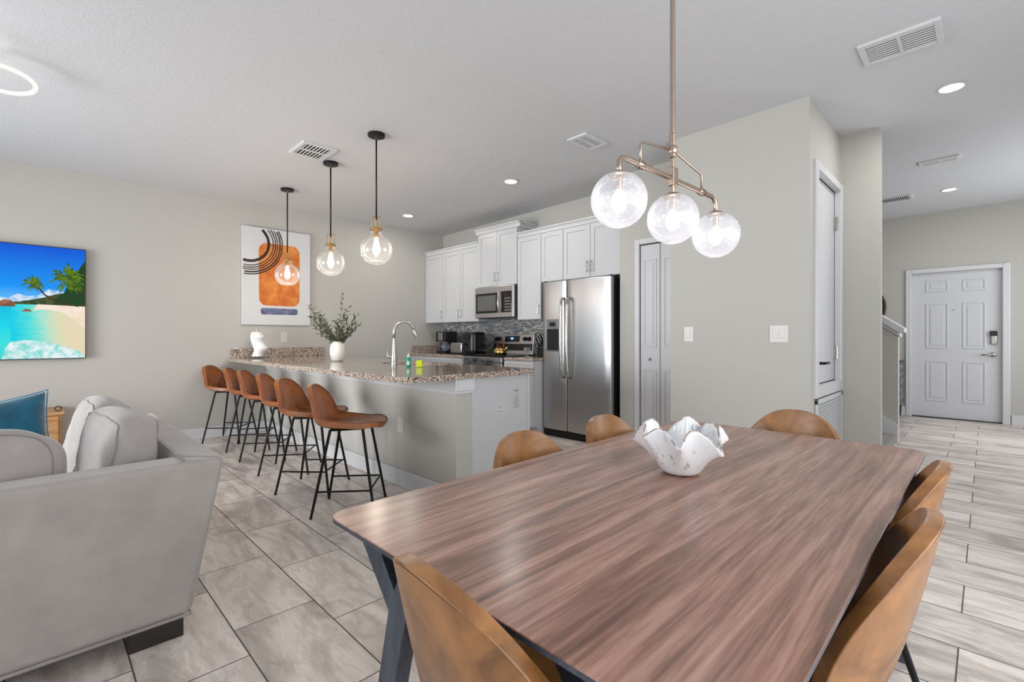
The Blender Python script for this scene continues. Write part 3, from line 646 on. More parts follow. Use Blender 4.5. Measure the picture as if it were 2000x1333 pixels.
# small appliances
t = T('coffee_maker', 'black and steel drip coffee maker at the corner counter', 'coffee maker', (4.40, 5.86, .907))
x0, x1, y0, y1 = 4.30, 4.52, 5.70, 5.93
b = MB(); b.box(x0, x1, y0, y1, .908, .945); b.box(x1-.07, x1, y0, y1, .945, 1.14); t.p(b, 'base', plasticK, bevel=.006)
b = MB(); b.box(x0-.005, x1, y0-.003, y1+.003, 1.085, 1.235); hd = t.p(b, 'brew_head', plasticK, bevel=.008)
b = MB(); b.box(x0-.009, x0-.004, y0+.07, y1-.05, 1.10, 1.222); t.p(b, 'front_plate', chromeM, hd, bevel=.002)
b = MB(); b.box(x0-.011, x0-.004, y1-.045, y1-.012, 1.10, 1.222); t.p(b, 'control_strip', darkglassM, hd)
b = MB(); b.lathe([(.0, .948), (.06, .948), (.075, .98), (.072, 1.03), (.05, 1.07), (.052, 1.08)], (x0+.075, (y0+y1)/2, 0), 24); cf = t.p(b, 'carafe', thin_glass('carafe_glass', (.55, .68, .8), .25), smooth=True)
b = MB(); b.tube([(x0+.01, (y0+y1)/2-.02, 1.06), (x0-.03, (y0+y1)/2-.03, 1.05), (x0-.03, (y0+y1)/2-.03, .98), (x0+.0, (y0+y1)/2-.02, .965)], .008, 8); t.p(b, 'handle', plasticK, cf, smooth=True)
t = T('toaster', 'low chrome two-slot toaster between coffee maker and air fryer', 'toaster', (4.36, 5.42, .907))
b = MB(); b.box(4.26, 4.44, 5.27, 5.55, .915, 1.075); bd = t.p(b, 'body', chromeM, bevel=.03, seg=4, smooth='auto')
b = MB(); b.box(4.265, 4.435, 5.275, 5.545, .908, .925); t.p(b, 'base', plasticK, bevel=.004)
for x in (4.31, 4.375): b = MB(); b.box(x, x+.025, 5.31, 5.51, 1.07, 1.0765); t.p(b, 'slot', darkM, bd)
b = MB(); b.box(4.33, 4.37, 5.24, 5.272, .99, 1.01); b.lathe([(.0, 5.25), (.016, 5.252), (.016, 5.272)], (4.35, 0, .955), 14, 'y'); t.p(b, 'lever', plasticK, bevel=.003)
t = T('air_fryer', 'tall black air fryer beside the range', 'air fryer', (4.36, 5.10, .907))
def sq(u, cx, cy, rx, ry, p=3.2):
    w = 2*PI*u; c, s = math.cos(w), math.sin(w); return (cx+rx*math.copysign(abs(c)**(2/p), c), cy+ry*math.copysign(abs(s)**(2/p), s))
prof = [(.90, .910), (1.0, .93), (1.0, 1.10), (.96, 1.19), (.86, 1.218), (.0, 1.222)]
b = MB()
def fn(u, v):
    k = v*(len(prof)-1); i = min(int(k), len(prof)-2); f = k-i; s_ = prof[i][0]*(1-f)+prof[i+1][0]*f+.001; z = prof[i][1]*(1-f)+prof[i+1][1]*f
    p = sq(u, 4.37, 5.125, .145*s_, .145*s_); return (p[0], p[1], z)
b.grid(fn, 32, 21, True); bd = t.p(b, 'body', plasticK, smooth='auto')
b = MB(); b.box(4.215, 4.235, 5.05, 5.20, .95, 1.09); dr = t.p(b, 'basket_front', plain('basket_black', (28, 27, 28), .2), bd, bevel=.008)
b = MB(); b.tube([(4.22, 5.125, 1.05), (4.175, 5.125, 1.06), (4.17, 5.125, .98)], .014, 10); t.p(b, 'handle', plasticK, dr, smooth=True)
b = MB(); b.box(4.218, 4.232, 5.055, 5.195, 1.12, 1.18); t.p(b, 'display', darkglassM, bd, bevel=.004)
t = T('knife_block', 'black knife block with silver-handled knives beside refrigerator', 'knife block', (4.40, 3.83, .907))
b = MB(); b.prism([(4.33, 3.77, .908), (4.50, 3.77, .908), (4.50, 3.77, 1.10), (4.44, 3.77, 1.13), (4.33, 3.77, 1.03)], (0, .13, 0)); t.p(b, 'block', plasticK, bevel=.005)
for i in range(3):
    for j in range(3):
        y = 3.79+j*.044; x = 4.345+i*.032; z = 1.045+i*.03
        b = MB(); b.tube([(x, y, z), (x-.045, y, z+.085)], [.008, .0095], 8); b.tube([(x-.045, y, z+.085), (x-.049, y, z+.093)], .010, 8); t.p(b, 'knife_handle', chromeM if (i+j) % 2 else plasticK, smooth='auto')
t = T('utensil_trivet', 'small clear glass dish on the counter beside the knife block', 'dish', (4.25, 3.90, .907))
b = MB(); b.lathe([(0, .908), (.03, .908), (.035, .915), (.012, .925), (.012, .95), (.04, .985), (.042, 1.03)], (4.24, 3.98, 0), 24); t.p(b, 'goblet', thin_glass('goblet_glass', (.8, .8, .8), .12), smooth=True)
t.e.name = 'glass_goblet'; t.e['label'] = 'small stemmed clear glass in front of the knife block'; t.e['category'] = 'glass'

# ---------------------------------------------------------------- peninsula
t = T('kitchen_peninsula', 'grey walled kitchen peninsula with white end panel', 'kitchen island', (2.35, 4.4, 0))
b = MB(); b.box(1.993, 2.127, 2.523, 6.259, 0, .868); t.p(b, 'half_wall', wallM)
b = MB(); b.box(1.972, 1.993, 2.50, 6.259, .785, .868); b.box(1.993, 2.14, 2.50, 2.523, .785, .868); t.p(b, 'ledger_moulding', trimM, bevel=.004)
b = MB(); b.box(1.982, 1.993, 2.512, 6.259, .765, .785); b.box(1.993, 2.14, 2.512, 2.523, .765, .785); t.p(b, 'cove_moulding', trimM, bevel=.003)
b = MB(); b.box(1.978, 1.993, 2.51, 6.245, 0, .13); t.p(b, 'baseboard', trimM, bevel=.006)
b = MB(); b.box(2.129, 2.715, 2.523, 2.545, .0, .868); pn = t.p(b, 'end_panel', cabM)
b = MB(); b.box(2.685, 2.715, 2.517, 2.523, 0, .868); t.p(b, 'panel_stile', cabM, pn, bevel=.002)
b = MB(); b.box(2.129, 2.70, 2.546, 6.258, .10, .868); b.box(2.129, 2.62, 2.546, 6.258, 0, .10); t.p(b, 'cabinet_run', cabM)
for i in range(6):
    a = 2.56+i*.61; b = MB(); b.box(2.70, 2.72, a, a+.605, .12, .86); t.p(b, 'door', cabM, bevel=.002)
# notice label and faint sticker on the end panel
t = T('notice_label', 'small printed notice stuck high on the white end panel', 'label', (2.55, 2.52, .70))
b = MB(); b.box(2.525, 2.615, 2.5215, 2.5228, .60, .765); t.p(b, 'paper', cabM)
inkM = plain('ink_grey', (96, 96, 98), .7); b = MB()
b.box(2.548, 2.565, 2.521, 2.5216, .742, .750); b.box(2.568, 2.588, 2.521, 2.5216, .744, .752); b.box(2.566, 2.570, 2.521, 2.5216, .724, .735)
for i in range(9): b.box(2.54+.004*((i*7) % 3), 2.602-.005*((i*5) % 4), 2.521, 2.5216, .618+i*.0105, .6205+i*.0105)
t.p(b, 'print', inkM)
t = T('child_lock_sticker', 'small clear sticker left of the notice on the end panel', 'label', (2.40, 2.52, .62))
b = MB(); b.box(2.345, 2.46, 2.5222, 2.5228, .590, .655); t.p(b, 'film', plain('sticker_film', (200, 201, 204), .2))
b = MB(); b.box(2.38, 2.384, 2.521, 2.5216, .63, .645); b.box(2.40, 2.404, 2.521, 2.5216, .63, .645); b.box(2.355, 2.43, 2.521, 2.5216, .604, .6065); t.p(b, 'print', inkM)
t.e.name = 'clear_sticker'

t = T('peninsula_countertop', 'long speckled granite countertop with seating overhang and sink', 'countertop', (2.16, 4.4, .87))
sx0, sx1, sy0, sy1 = 2.27, 2.66, 3.40, 4.10; x0, x1, y0, y1 = 1.57, 2.75, 2.48, 6.259; zt_ = .905; zb_ = .869
def rc(cx, cy, r, a0, a1, n_=6): return [(cx+r*math.cos(a0+(a1-a0)*i/n_), cy+r*math.sin(a0+(a1-a0)*i/n_)) for i in range(n_+1)]
b = MB()
pts = rc(x0+.07, y0+.07, .07, PI, 1.5*PI)+[(sx0, y0), (sx0, y1), (x0, y1)]
b.prism([(p[0], p[1], zb_) for p in pts], (0, 0, zt_-zb_))
b.prism([(p[0], p[1], zb_) for p in [(sx0, y0)]+rc(x1-.03, y0+.03, .03, 1.5*PI, 2*PI)+[(x1, sy0), (sx0, sy0)]], (0, 0, zt_-zb_))
b.box(sx0, x1, sy1, y1, zb_, zt_); b.box(sx1, x1, sy0, sy1, zb_, zt_)
t.p(b, 'slab', graniteM)
b = MB(); b.box(1.60, 2.70, 6.238, 6.2595, .905, 1.02); t.p(b, 'back_splash', graniteM, bevel=.002)
t = T('kitchen_sink', 'undermount stainless sink cut into the peninsula behind the faucet', 'sink', (2.46, 3.75, .87))
b = MB()
for q in ((sx0-.012, sx0, sy0-.012, sy1+.012), (sx1, sx1+.012, sy0-.012, sy1+.012), (sx0, sx1, sy0-.012, sy0), (sx0, sx1, sy1, sy1+.012)): b.box(q[0], q[1], q[2], q[3], .70, .868)
b.box(sx0, sx1, sy0, sy1, .69, .70); t.p(b, 'basin', steelM)
b = MB(); b.lathe([(0, .7005), (.03, .7005), (.04, .703), (.042, .7005)], (2.46, 3.75, 0), 20); t.p(b, 'drain', chromeM)
# faucet
fx_, fy_ = 2.222, 3.69
t = T('kitchen_faucet', 'brushed nickel gooseneck faucet on the peninsula sink', 'faucet', (fx_, fy_, .905))
d = Vector((.93, -.36, 0)); d.normalize()
b = MB(); b.lathe([(0, .906), (.031, .906), (.032, .915), (.027, .93), (.024, .99), (.017, 1.08), (.0135, 1.14)], (fx_, fy_, 0), 24); t.p(b, 'body', chromeM, smooth='auto')
b = MB(); pts = [(fx_, fy_, 1.12), (fx_, fy_, 1.20)]; R = .088
for i in range(1, 15): w = PI*i/14*.93; pts.append((fx_+d.x*R*(1-math.cos(w)), fy_+d.y*R*(1-math.cos(w)), 1.20+R*math.sin(w)))
b.tube(pts, .0125, 14); t.p(b, 'spout', chromeM, smooth=True)
e = Vector(pts[-1]); dn = (Vector(pts[-1])-Vector(pts[-2])).normalized()
b = MB(); b.tube([tuple(e), tuple(e+dn*.02), tuple(e+dn*.075), tuple(e+dn*.08)], [.0135, .015, .021, .019], 16); hd = t.p(b, 'spray_head', chromeM, smooth=True)
b = MB(); q = e+dn*.03-d*.014; b.tube([tuple(q), tuple(q+dn*.022)], .006, 8); t.p(b, 'button', plasticK, hd, smooth=True)
b = MB(); b.tube([(fx_, fy_, .975), (fx_-.036, fy_+.036, .975)], .014, 12); b.tube([(fx_-.034, fy_+.034, .975), (fx_-.040, fy_+.040, 1.0), (fx_-.028, fy_+.055, 1.06)], [.008, .0065, .005], 10); t.p(b, 'lever', chromeM, smooth='auto')
# dish soap and sponge
t = T('dish_soap', 'teal bottle of dish soap beside the sink', 'bottle', (2.13, 3.315, .905)); gM = plain('soap_green', (10, 150, 120), .15)
b = MB(); b.lathe([(0, .906), (.018, .906), (.021, .912), (.021, .965), (.014, .982), (.010, .99)], (2.13, 3.315, 0), 20); bt = t.p(b, 'bottle', gM, smooth='auto')
b = MB(); b.lathe([(.011, .988), (.012, 1.003), (.005, 1.007), (.005, 1.02), (0, 1.021)], (2.13, 3.315, 0), 14); t.p(b, 'cap', plateM, smooth='auto')
b = MB()
for i in range(7):
    w = PI+PI/4+(i-3)*.16; w2 = w+.16; b._add([(2.13+.0214*math.cos(w), 3.315+.0214*math.sin(w), .925), (2.13+.0214*math.cos(w2), 3.315+.0214*math.sin(w2), .925), (2.13+.0214*math.cos(w2), 3.315+.0214*math.sin(w2), .955), (2.13+.0214*math.cos(w), 3.315+.0214*math.sin(w), .955)], [(0, 1, 2, 3)])
t.p(b, 'sticker', plateM, bt)
t = T('sponge', 'upright yellow green sponge beside the dish soap', 'sponge', (2.19, 3.29, .905)); b = MB(); b.hexa([(2.165, 3.26, .906), (2.20, 3.225, .906), (2.225, 3.25, .906), (2.19, 3.285, .906)], [(2.165, 3.26, .963), (2.20, 3.225, .963), (2.225, 3.25, .963), (2.19, 3.285, .963)])
t.p(b, 'foam', plain('sponge_lime', (196, 214, 40), .9), bevel=.006)

# vase with olive branches
vx, vy = 2.17, 4.69
b = MB(); prof = [(0, 0), (.048, 0), (.062, .02), (.073, .07), (.075, .12), (.068, .16), (.052, .188), (.044, .198), (.038, .198), (.045, .185), (.06, .15), (.066, .10), (.05, .03), (0, .02)]
b.lathe(prof, (0, 0, 0), 36); v = b.build('vase', ceramicM, smooth=True); v.location = (vx, vy, .906); tag(v, 'white rounded ceramic vase holding olive branches', 'vase')
t = T('olive_branches', 'green olive branches arranged in the white vase', 'plant', (vx, vy, 1.0))
stemM = plain('twig_brown', (98, 84, 62), .8); n = N('olive_leaf'); g = n.n('NewGeometry'); n.set(color=n.mix(g.outputs['Backfacing'], n.ramp(n.noise(n.co(), 30, 2), [(.3, lin(44, 58, 36)), (.7, lin(104, 114, 80))]), lin(148, 156, 134)), rough=.55); leafM = n.m
rr = random.Random(11); st = MB(); lf = MB(); L_ = Vector((-.7071, .7071, 0)); F_ = Vector((.7071, .7071, 0)); U_ = Vector((0, 0, 1))
br_ = [(-.27, .26, .02), (-.27, .37, -.04), (-.20, .28, .10), (-.14, .24, -.09), (-.25, .17, .05), (.10, .36, .03), (.07, .49, -.03), (.19, .30, .05), (.24, .20, -.03), (.14, .27, -.08), (-.05, .24, .10), (.05, .20, -.12), (-.16, .10, -.05), (.13, .12, .08), (-.22, .22, .08), (-.11, .16, .06), (-.18, .30, -.06), (.16, .22, .07), (.08, .28, -.05), (.02, .13, .05), (-.24, .26, -.02), (.20, .14, -.06)]
for (a, h_, f_) in br_:
    p0_ = Vector((vx, vy, 1.0)); p3 = Vector((vx, vy, 1.085))+L_*(-a)+F_*f_+U_*h_; p1 = p0_+U_*.10+L_*(-a)*.08; p2 = p0_*.4+p3*.6+U_*.04; pts = []
    for i in range(13):
        s = i/12; pts.append(p0_*(1-s)**3+p1*3*s*(1-s)**2+p2*3*s*s*(1-s)+p3*s**3)
    st.tube([tuple(p) for p in pts], [.0028-.0017*i/12 for i in range(13)], 5)
    for i in range(3, 13):
        for sd in (-1, 0, 1):
            if rr.random() < .06: continue
            p = pts[i]; tdir = (pts[min(i+1, 12)]-pts[i-1]).normalized(); rnd_ = Vector((rr.uniform(-1, 1), rr.uniform(-1, 1), rr.uniform(-.6, .8))).normalized()
            dd = (tdir*.6+rnd_*.8+U_*.1).normalized(); w = dd.cross(Vector((rr.uniform(-1, 1), rr.uniform(-1, 1), rr.uniform(-1, 1)))).normalized(); L = rr.uniform(.036, .058); wd = L*.14
            nn = dd.cross(w)*L*.08
            lf._add([tuple(p), tuple(p+dd*L*.35+w*wd), tuple(p+dd*L*.75+w*wd*.7), tuple(p+dd*L+nn*-1), tuple(p+dd*L*.75-w*wd*.7), tuple(p+dd*L*.35-w*wd)], [(0, 1, 2, 3), (0, 3, 4, 5)])
t.p(st, 'stems', stemM, smooth=True); t.p(lf, 'leaves', leafM, solid=.0006)

# paper towels
hx, hy = 1.83, 6.06
t = T('paper_towel_holder', 'flat metal paper towel holder by the left wall', 'holder', (hx, hy, .905))
b = MB(); b.lathe([(0, .906), (.085, .906), (.087, .912), (.02, .918), (0, .918)], (hx, hy, 0), 28); t.p(b, 'base', chromeM, smooth='auto')
b = MB(); b.tube([(hx, hy, .915), (hx, hy, 1.235)], .006, 10); b.lathe([(0, 1.228), (.016, 1.234), (.016, 1.242), (0, 1.25)], (hx, hy, 0), 14); t.p(b, 'post', chromeM, smooth='auto')
t = T('paper_towel_roll', 'crumpled white paper towel roll on the peninsula', 'paper towel', (hx, hy, .92))
b = MB()
def fn(u, v):
    w = 2*PI*u; z = .925+v*.285; r = .056+.006*math.sin(3*w+9*v)+.010*math.sin(2*w+5*v)*v
    lean = .018*math.sin(5*v); r += .03*max(0, math.sin(w-4.0))*math.exp(-((v-.33)/.13)**2)+.035*max(0, math.cos(w+.7))*math.exp(-((v-.80)/.12)**2)
    if v > .97: r *= .75
    return (hx+r*math.cos(w)+lean, hy+r*math.sin(w), z)
b.grid(fn, 40, 30, True); t.p(b, 'sheets', plain('paper_white', (232, 232, 234), .9), smooth=True)

# ---------------------------------------------------------------- upholstered shells shared by stools and dining chairs
def shell_fn(prof, width, wrap_seat, wrap_back):
    """prof: (s, x, z) centre line from the seat front (s=0) to the top of the back (s=1)"""
    def P_(s):
        for i in range(len(prof)-1):
            if s <= prof[i+1][0] or i == len(prof)-2:
                a, c = prof[i], prof[i+1]; f = (s-a[0])/(c[0]-a[0]); m0 = prof[max(i-1, 0)]; m1 = prof[min(i+2, len(prof)-1)]
                def h(k):
                    p0_, p1, p2, p3 = m0[k], a[k], c[k], m1[k]
                    return .5*((2*p1)+(-p0_+p2)*f+(2*p0_-5*p1+4*p2-p3)*f*f+(-p0_+3*p1-3*p2+p3)*f**3)
                return h(1), h(2)
    def Wd(s):
        for i in range(len(width)-1):
            if s <= width[i+1][0] or i == len(width)-2:
                a, c = width[i], width[i+1]; f = (s-a[0])/(c[0]-a[0]); f = max(0, min(1, f)); f = f*f*(3-2*f); return a[1]+(c[1]-a[1])*f
    def pt(a, bb):                       # a, bb in [-1, 1]
        x_ = a*math.sqrt(max(0, 1-bb*bb/2)); y_ = bb*math.sqrt(max(0, 1-a*a/2))
        ch = math.sqrt(max(1e-9, 1-y_*y_)); r = max(-1, min(1, x_/ch)) if ch > 1e-3 else 0
        s = (y_+1)/2; e = abs(y_); cap = (1-e**2.6)**(1/2.05) if e < 1 else 0
        hw = Wd(s)*cap; u = r
        cx_, cz_ = P_(s); e_ = .01; ax, az = P_(max(0, s-e_)); bx_, bz = P_(min(1, s+e_)); tx, tz = bx_-ax, bz-az; L = math.hypot(tx, tz) or 1; tx /= L; tz /= L
        nx, nz = tz, -tx                 # normal towards the sitter
        k = wrap_seat(s) if s < .5 else wrap_back(s)
        lift = k*(abs(u*cap)**2.2)
        return (cx_+nx*lift, u*hw, cz_+nz*lift), (nx, 0, nz)
    return pt
def make_shell(name, pt, th, mat, parent, n_=22, sub=1):
    vs = []; 
    b = MB(); b.grid(lambda u, v: pt(u*2-1, v*2-1)[0], n_+1, n_+1)
    o = b.build(name, mat, parent, smooth=True)
    c_, n0 = pt(0, -.3); f_ = min(o.data.polygons, key=lambda p: (p.center-Vector(c_)).length)
    if f_.normal.dot(Vector(n0)) < 0: o.data.flip_normals()
    md = o.modifiers.new('solid', 'SOLIDIFY'); md.thickness = th; md.offset = -1; md.use_even_offset = False
    md = o.modifiers.new('bevel', 'BEVEL'); md.width = th*.48; md.segments = 4; md.limit_method = 'ANGLE'; md.angle_limit = .9
    if sub: md = o.modifiers.new('sub', 'SUBSURF'); md.levels = sub; md.render_levels = sub
    return o
def rim(pt, k=.995, m=60, d=0.0):
    pts = []
    for i in range(m):
        w = 4*i/m; q = int(w); f = (w-q)*2-1; a, bb = [(f, -1), (1, f), (-f, 1), (-1, -f)][q]
        p, nn = pt(a*k, bb*k); pts.append((p[0]+nn[0]*d, p[1], p[2]+nn[2]*d))
    return pts

# stool prototype: faces +X locally
def make_stool():
    t = thing('bar_stool', 'stool', 'stool', (0, 0, 0), 0, 'brown bar stools along the peninsula')
    prof = [(0, .24, .574), (.12, .19, .597), (.30, .06, .588), (.46, -.09, .578), (.56, -.165, .592), (.64, -.195, .64), (.80, -.218, .735), (1.0, -.245, .838)]
    width = [(0, .195), (.30, .215), (.55, .205), (.75, .185), (1.0, .175)]
    pt = shell_fn(prof, width, lambda s: .006+.042*max(0, s-.25)/.25, lambda s: .048+.012*math.sin(PI*(s-.5)/.5))
    sh = make_shell('seat_shell', pt, .034, stoolM, t)
    b = MB(); b.tube(rim(pt, .93, 72, .001), .0016, 5, closed=True); b.build('piping', threadM, sh, smooth=True)
    legs = {'a': ((.105, .125, .558), (.195, .195, .0)), 'b': ((.105, -.125, .558), (.195, -.195, .0)), 'c': ((-.10, .125, .548), (-.20, .195, .0)), 'd': ((-.10, -.125, .548), (-.20, -.195, .0))}
    for k_ in 'abcd':
        p0_, p1 = legs[k_]; b = MB(); b.tube([p0_, p1], [.0095, .0085], 10); b.build('leg', blackM, t, smooth='auto')
    b = MB(); b.tube([(.105, -.125, .556), (.105, .125, .556)], .008, 8); b.tube([(-.10, -.125, .547), (-.10, .125, .547)], .008, 8)
    for s in (-1, 1): b.tube([(.105, s*.125, .556), (-.10, s*.125, .547)], .008, 8)
    b.build('seat_frame', blackM, t, smooth='auto')
    def at(k_, z): p0_, p1 = legs[k_]; f = (p0_[2]-z)/(p0_[2]-p1[2]); return tuple(p0_[i]+(p1[i]-p0_[i])*f for i in range(3))
    for z, (i, j) in ((.175, 'ab'), (.165, 'ac'), (.165, 'bd')):
        b = MB(); b.tube([at(i, z), at(j, z)], .0062, 8); b.build('footrest', blackM, t, smooth='auto')
    return t
st0 = make_stool()
for i, (x, y, a, lb) in enumerate(((1.498, 3.035, -40, 'nearest of the six brown leather bar stools, largest in view'), (1.505, 3.65, -47, 'second bar stool from the camera, partly behind the nearest'),
        (1.57, 4.29, -38, 'third bar stool from the camera along the peninsula'), (1.59, 4.90, -35, 'fourth bar stool from the camera, in front of the pale half wall'),
        (1.60, 5.42, -30, 'fifth bar stool from the camera, second from the left wall'), (1.535, 5.975, -43, 'farthest bar stool, standing alone against the left wall'))):
    o = st0 if i == 0 else copy_tree(st0); o.location = (x, y, 0); o.rotation_euler = (0, 0, math.radians(a)); o['label'] = lb

# dining chairs
def make_chair():
    t = thing('dining_chair', 'chair', 'chair', (0, 0, 0), 0, 'cognac leather dining chairs round the table')
    prof = [(0, .24, .446), (.10, .20, .466), (.28, .07, .458), (.44, -.07, .447), (.53, -.15, .462), (.60, -.185, .505), (.78, -.225, .645), (1.0, -.262, .818)]
    width = [(0, .215), (.28, .25), (.52, .255), (.72, .232), (1.0, .205)]
    pt = shell_fn(prof, width, lambda s: .01+.045*max(0, s-.2)/.3, lambda s: .060+.03*math.sin(PI*(s-.5)/.5))
    sh = make_shell('seat_shell', pt, .027, leatherM, t, 26)
    pts = []
    for p, q in zip(rim(pt, .999, 110, 0), rim(pt, .97, 110, 0)): pts.append(p)
    b = MB(); 
    def rimo(d):
        out = []
        for i in range(120):
            w = 4*i/120; q = int(w); f = (w-q)*2-1; a, bb = [(f, -1), (1, f), (-f, 1), (-1, -f)][q]
            p, nn = pt(a*.985, bb*.985); out.append((p[0]-nn[0]*d, p[1], p[2]-nn[2]*d))
        return out
    b.tube(rimo(.0265), .0014, 6, closed=True); b.build('piping', threadM, sh, smooth=True)
    legs = {'a': ((.12, .14, .435), (.215, .225, .0)), 'b': ((.12, -.14, .435), (.215, -.225, .0)), 'c': ((-.11, .14, .425), (-.225, .225, .0)), 'd': ((-.11, -.14, .425), (-.225, -.225, .0))}
    for k_ in 'abcd':
        p0_, p1 = legs[k_]; b = MB(); b.tube([p0_, p1], [.013, .009], 10); b.build('leg', blackM, t, smooth='auto')
    b = MB()
    for i, j in ('ab', 'cd', 'ac', 'bd'): b.tube([legs[i][0], legs[j][0]], .010, 8)
    b.build('seat_frame', blackM, t, smooth='auto'); return t
ch0 = make_chair()
for i, (x, y, a, lb) in enumerate(((.668, .556, -5, 'nearest dining chair at the left end of the table, its back filling the lower foreground'),
        (1.215, .905, -90, 'dining chair on the far long side of the table, nearer the peninsula end panel'), (1.72, .905, -90, 'dining chair on the far long side, in front of the refrigerator'),
        (2.20, .62, 180, 'dining chair at the far head of the table by the closet grille'),
        (1.180, .343, 92, 'large tan dining chair at lower right, on the near long side'), (1.700, .352, 91, 'dining chair at right beyond the nearer tan chair, by the far corner'))):
    o = ch0 if i == 0 else copy_tree(ch0); o.location = (x, y, 0); o.rotation_euler = (0, 0, math.radians(a)); o['label'] = lb

# dining table
X0, X1, Y0, Y1 = .462, 2.215, .150, 1.058
t = T('dining_table', 'rectangular walnut dining table with rounded corners and dark legs', 'table', ((X0+X1)/2, (Y0+Y1)/2, 0))
def rrect(d, r, bow=.0):
    x0, x1, y0, y1 = X0+d, X1-d, Y0+d, Y1-d; out = []
    out += rc(x1-r, y0+r, r, 1.5*PI, 2*PI, 7)+rc(x1-r, y1-r, r, 0, .5*PI, 7)+rc(x0+r, y1-r, r, .5*PI, PI, 7)+rc(x0+r, y0+r, r, PI, 1.5*PI, 7)
    return out
b = MB(); lv = [(0.001, .750), (0, .7493), (0, .7475)]; rings = [[(p[0], p[1], z) for p in rrect(d, .045)] for d, z in lv]; k = len(rings[0]); vs = sum(rings, [])
fs = [tuple(range(k))]+[(i*k+j, i*k+(j+1) % k, (i+1)*k+(j+1) % k, (i+1)*k+j) for i in range(len(lv)-1) for j in range(k)]+[tuple(range((len(lv)-1)*k, len(lv)*k))[::-1]]
b._add(vs, fs); t.p(b, 'tabletop', walnutM)
b = MB(); lv = [(.0004, .7474), (.0004, .739), (.014, .727), (.04, .720)]; rings = [[(p[0], p[1], z) for p in rrect(d, .045)] for d, z in lv]; vs = sum(rings, [])
b._add(vs, fs); t.p(b, 'edge_band', darkwoodM)
b = MB(); b.box(X0+.22, X1-.22, Y0+.17, Y0+.19, .655, .72); b.box(X0+.22, X1-.22, Y1-.19, Y1-.17, .655, .72); t.p(b, 'apron', darkwoodM, bevel=.002)
for ex, sx in ((X0+.085, 1), (X1-.04, -1)):
    b = MB(); b.box(ex-.03, ex+.03, Y0+.09, Y1-.09, .69, .72); t.p(b, 'crossrail', darkwoodM, bevel=.003)
    for yy, sy in ((Y1, -1), (Y0, 1)):
        o_ = 0 if sx > 0 else .028
        def q(y_, z_): return (yy+sy*(y_+(o_ if z_ < .7 else 0)), z_)
        # splayed leg: foot outside, top leaning in, tapering
        pl = [q(.015, 0), q(.068, 0), q(.225, .58), q(.32, .72), q(.23, .72), q(.160, .58)]
        b = MB(); b.prism([(ex-.019, p[0], p[1]) for p in pl], (.038, 0, 0)); lg = t.p(b, 'leg', darkwoodM, bevel=.003)
        pb = [q(.010, .712), q(.095, .712), q(.215, .575), q(.168, .555)]
        b = MB(); b.prism([(ex-.0185, p[0], p[1]) for p in pb], (.037, 0, 0)); t.p(b, 'brace', darkwoodM, lg, bevel=.003)

# ruffled glass bowl
bx_, by_ = 1.345, .640
rr = random.Random(4); ph = [rr.uniform(0, 6.28) for _ in range(6)]
n = N('streaked_glass'); v1 = n.noise(n.co(scale=(16, 16, 5)), 2.0, 4, .6, 1.5); n.set(color=n.ramp(v1, [(.5, lin(236, 238, 240)), (.60, lin(232, 234, 236)), (.68, lin(170, 174, 178)), (.74, lin(232, 234, 236))]), rough=.08, coat=.6, trans=.12); bowlM = n.m
b = MB()
def fn(u, v):
    w = 2*PI*u; s = v; r = .050+.072*s**.85; z = .004+.116*s; a = s**2.2
    f = math.sin(7*w+ph[0]+.5*math.sin(2*w+ph[1])); g_ = math.sin(3*w+ph[2])
    r += a*(.015*f+.006*g_); z += a*(-.022*f*1.0+.012*math.sin(5*w+ph[3])+.010*math.cos(2*w+ph[4])); w2 = w+a*.10*math.sin(7*w+ph[0]+1.5)
    return (r*math.cos(w2), r*math.sin(w2), z)
b.grid(fn, 168, 26, True); b._add([fn(i/168, 0) for i in range(168)], [tuple(range(168))])
bo = b.build('ruffled_bowl', bowlM, smooth=True, solid=.0045); bo.location = (bx_, by_, .752); bo.scale = (1.0, 1.0, .97)
tag(bo, 'white ruffled handkerchief glass bowl on the dining table', 'bowl')
b = MB(); b.tube([fn(i/168, 1.0) for i in range(168)], .0026, 6, closed=True); n = N('rim_tint'); n.set(color=n.ramp(n.noise(n.co(), 26, 3), [(.45, lin(226, 222, 218)), (.56, lin(120, 104, 98)), (.66, lin(206, 180, 164))]), rough=.15); b.build('rim', n.m, bo, smooth=True)

# ---------------------------------------------------------------- sofa
t = T('sofa', 'light grey velvet corner sofa seen from behind, on dark block feet', 'sofa', (-.5, 2.9, 0))
b = MB(); b.hexa([(-2.2, 2.17, .085), (.42, 2.17, .085), (.42, 2.34, .085), (-2.2, 2.34, .085)], [(-2.2, 2.115, .685), (.523, 2.115, .682), (.385, 2.265, .682), (-2.2, 2.265, .685)])
bk = t.p(b, 'back', sofaM, bevel=.022, seg=4, smooth='auto')
b = MB(); b.hexa([(.25, 2.345, .085), (.425, 2.18, .085), (.425, 3.72, .085), (.25, 3.72, .085)], [(.385, 2.262, .68), (.527, 2.125, .681), (.527, 3.72, .675), (.385, 3.72, .675)])
ar = t.p(b, 'side_back', sofaM, bevel=.020, seg=4, smooth='auto')
b = MB(); b.tube([(.389, 2.12, .688), (.386, 2.27, .687), (.386, 3.70, .68)], .0035, 6); t.p(b, 'seam', sofapipeM, ar, smooth=True)
b = MB(); b.tube([(-2.2, 2.166, .088), (.42, 2.166, .088), (.428, 3.70, .088)], .006, 6); t.p(b, 'welt', sofaM, bk, smooth=True)
b = MB(); b.box(-2.2, .24, 2.35, 3.05, .10, .30); b.box(-.45, .24, 3.05, 3.70, .10, .30); t.p(b, 'base', sofaM, bevel=.02)
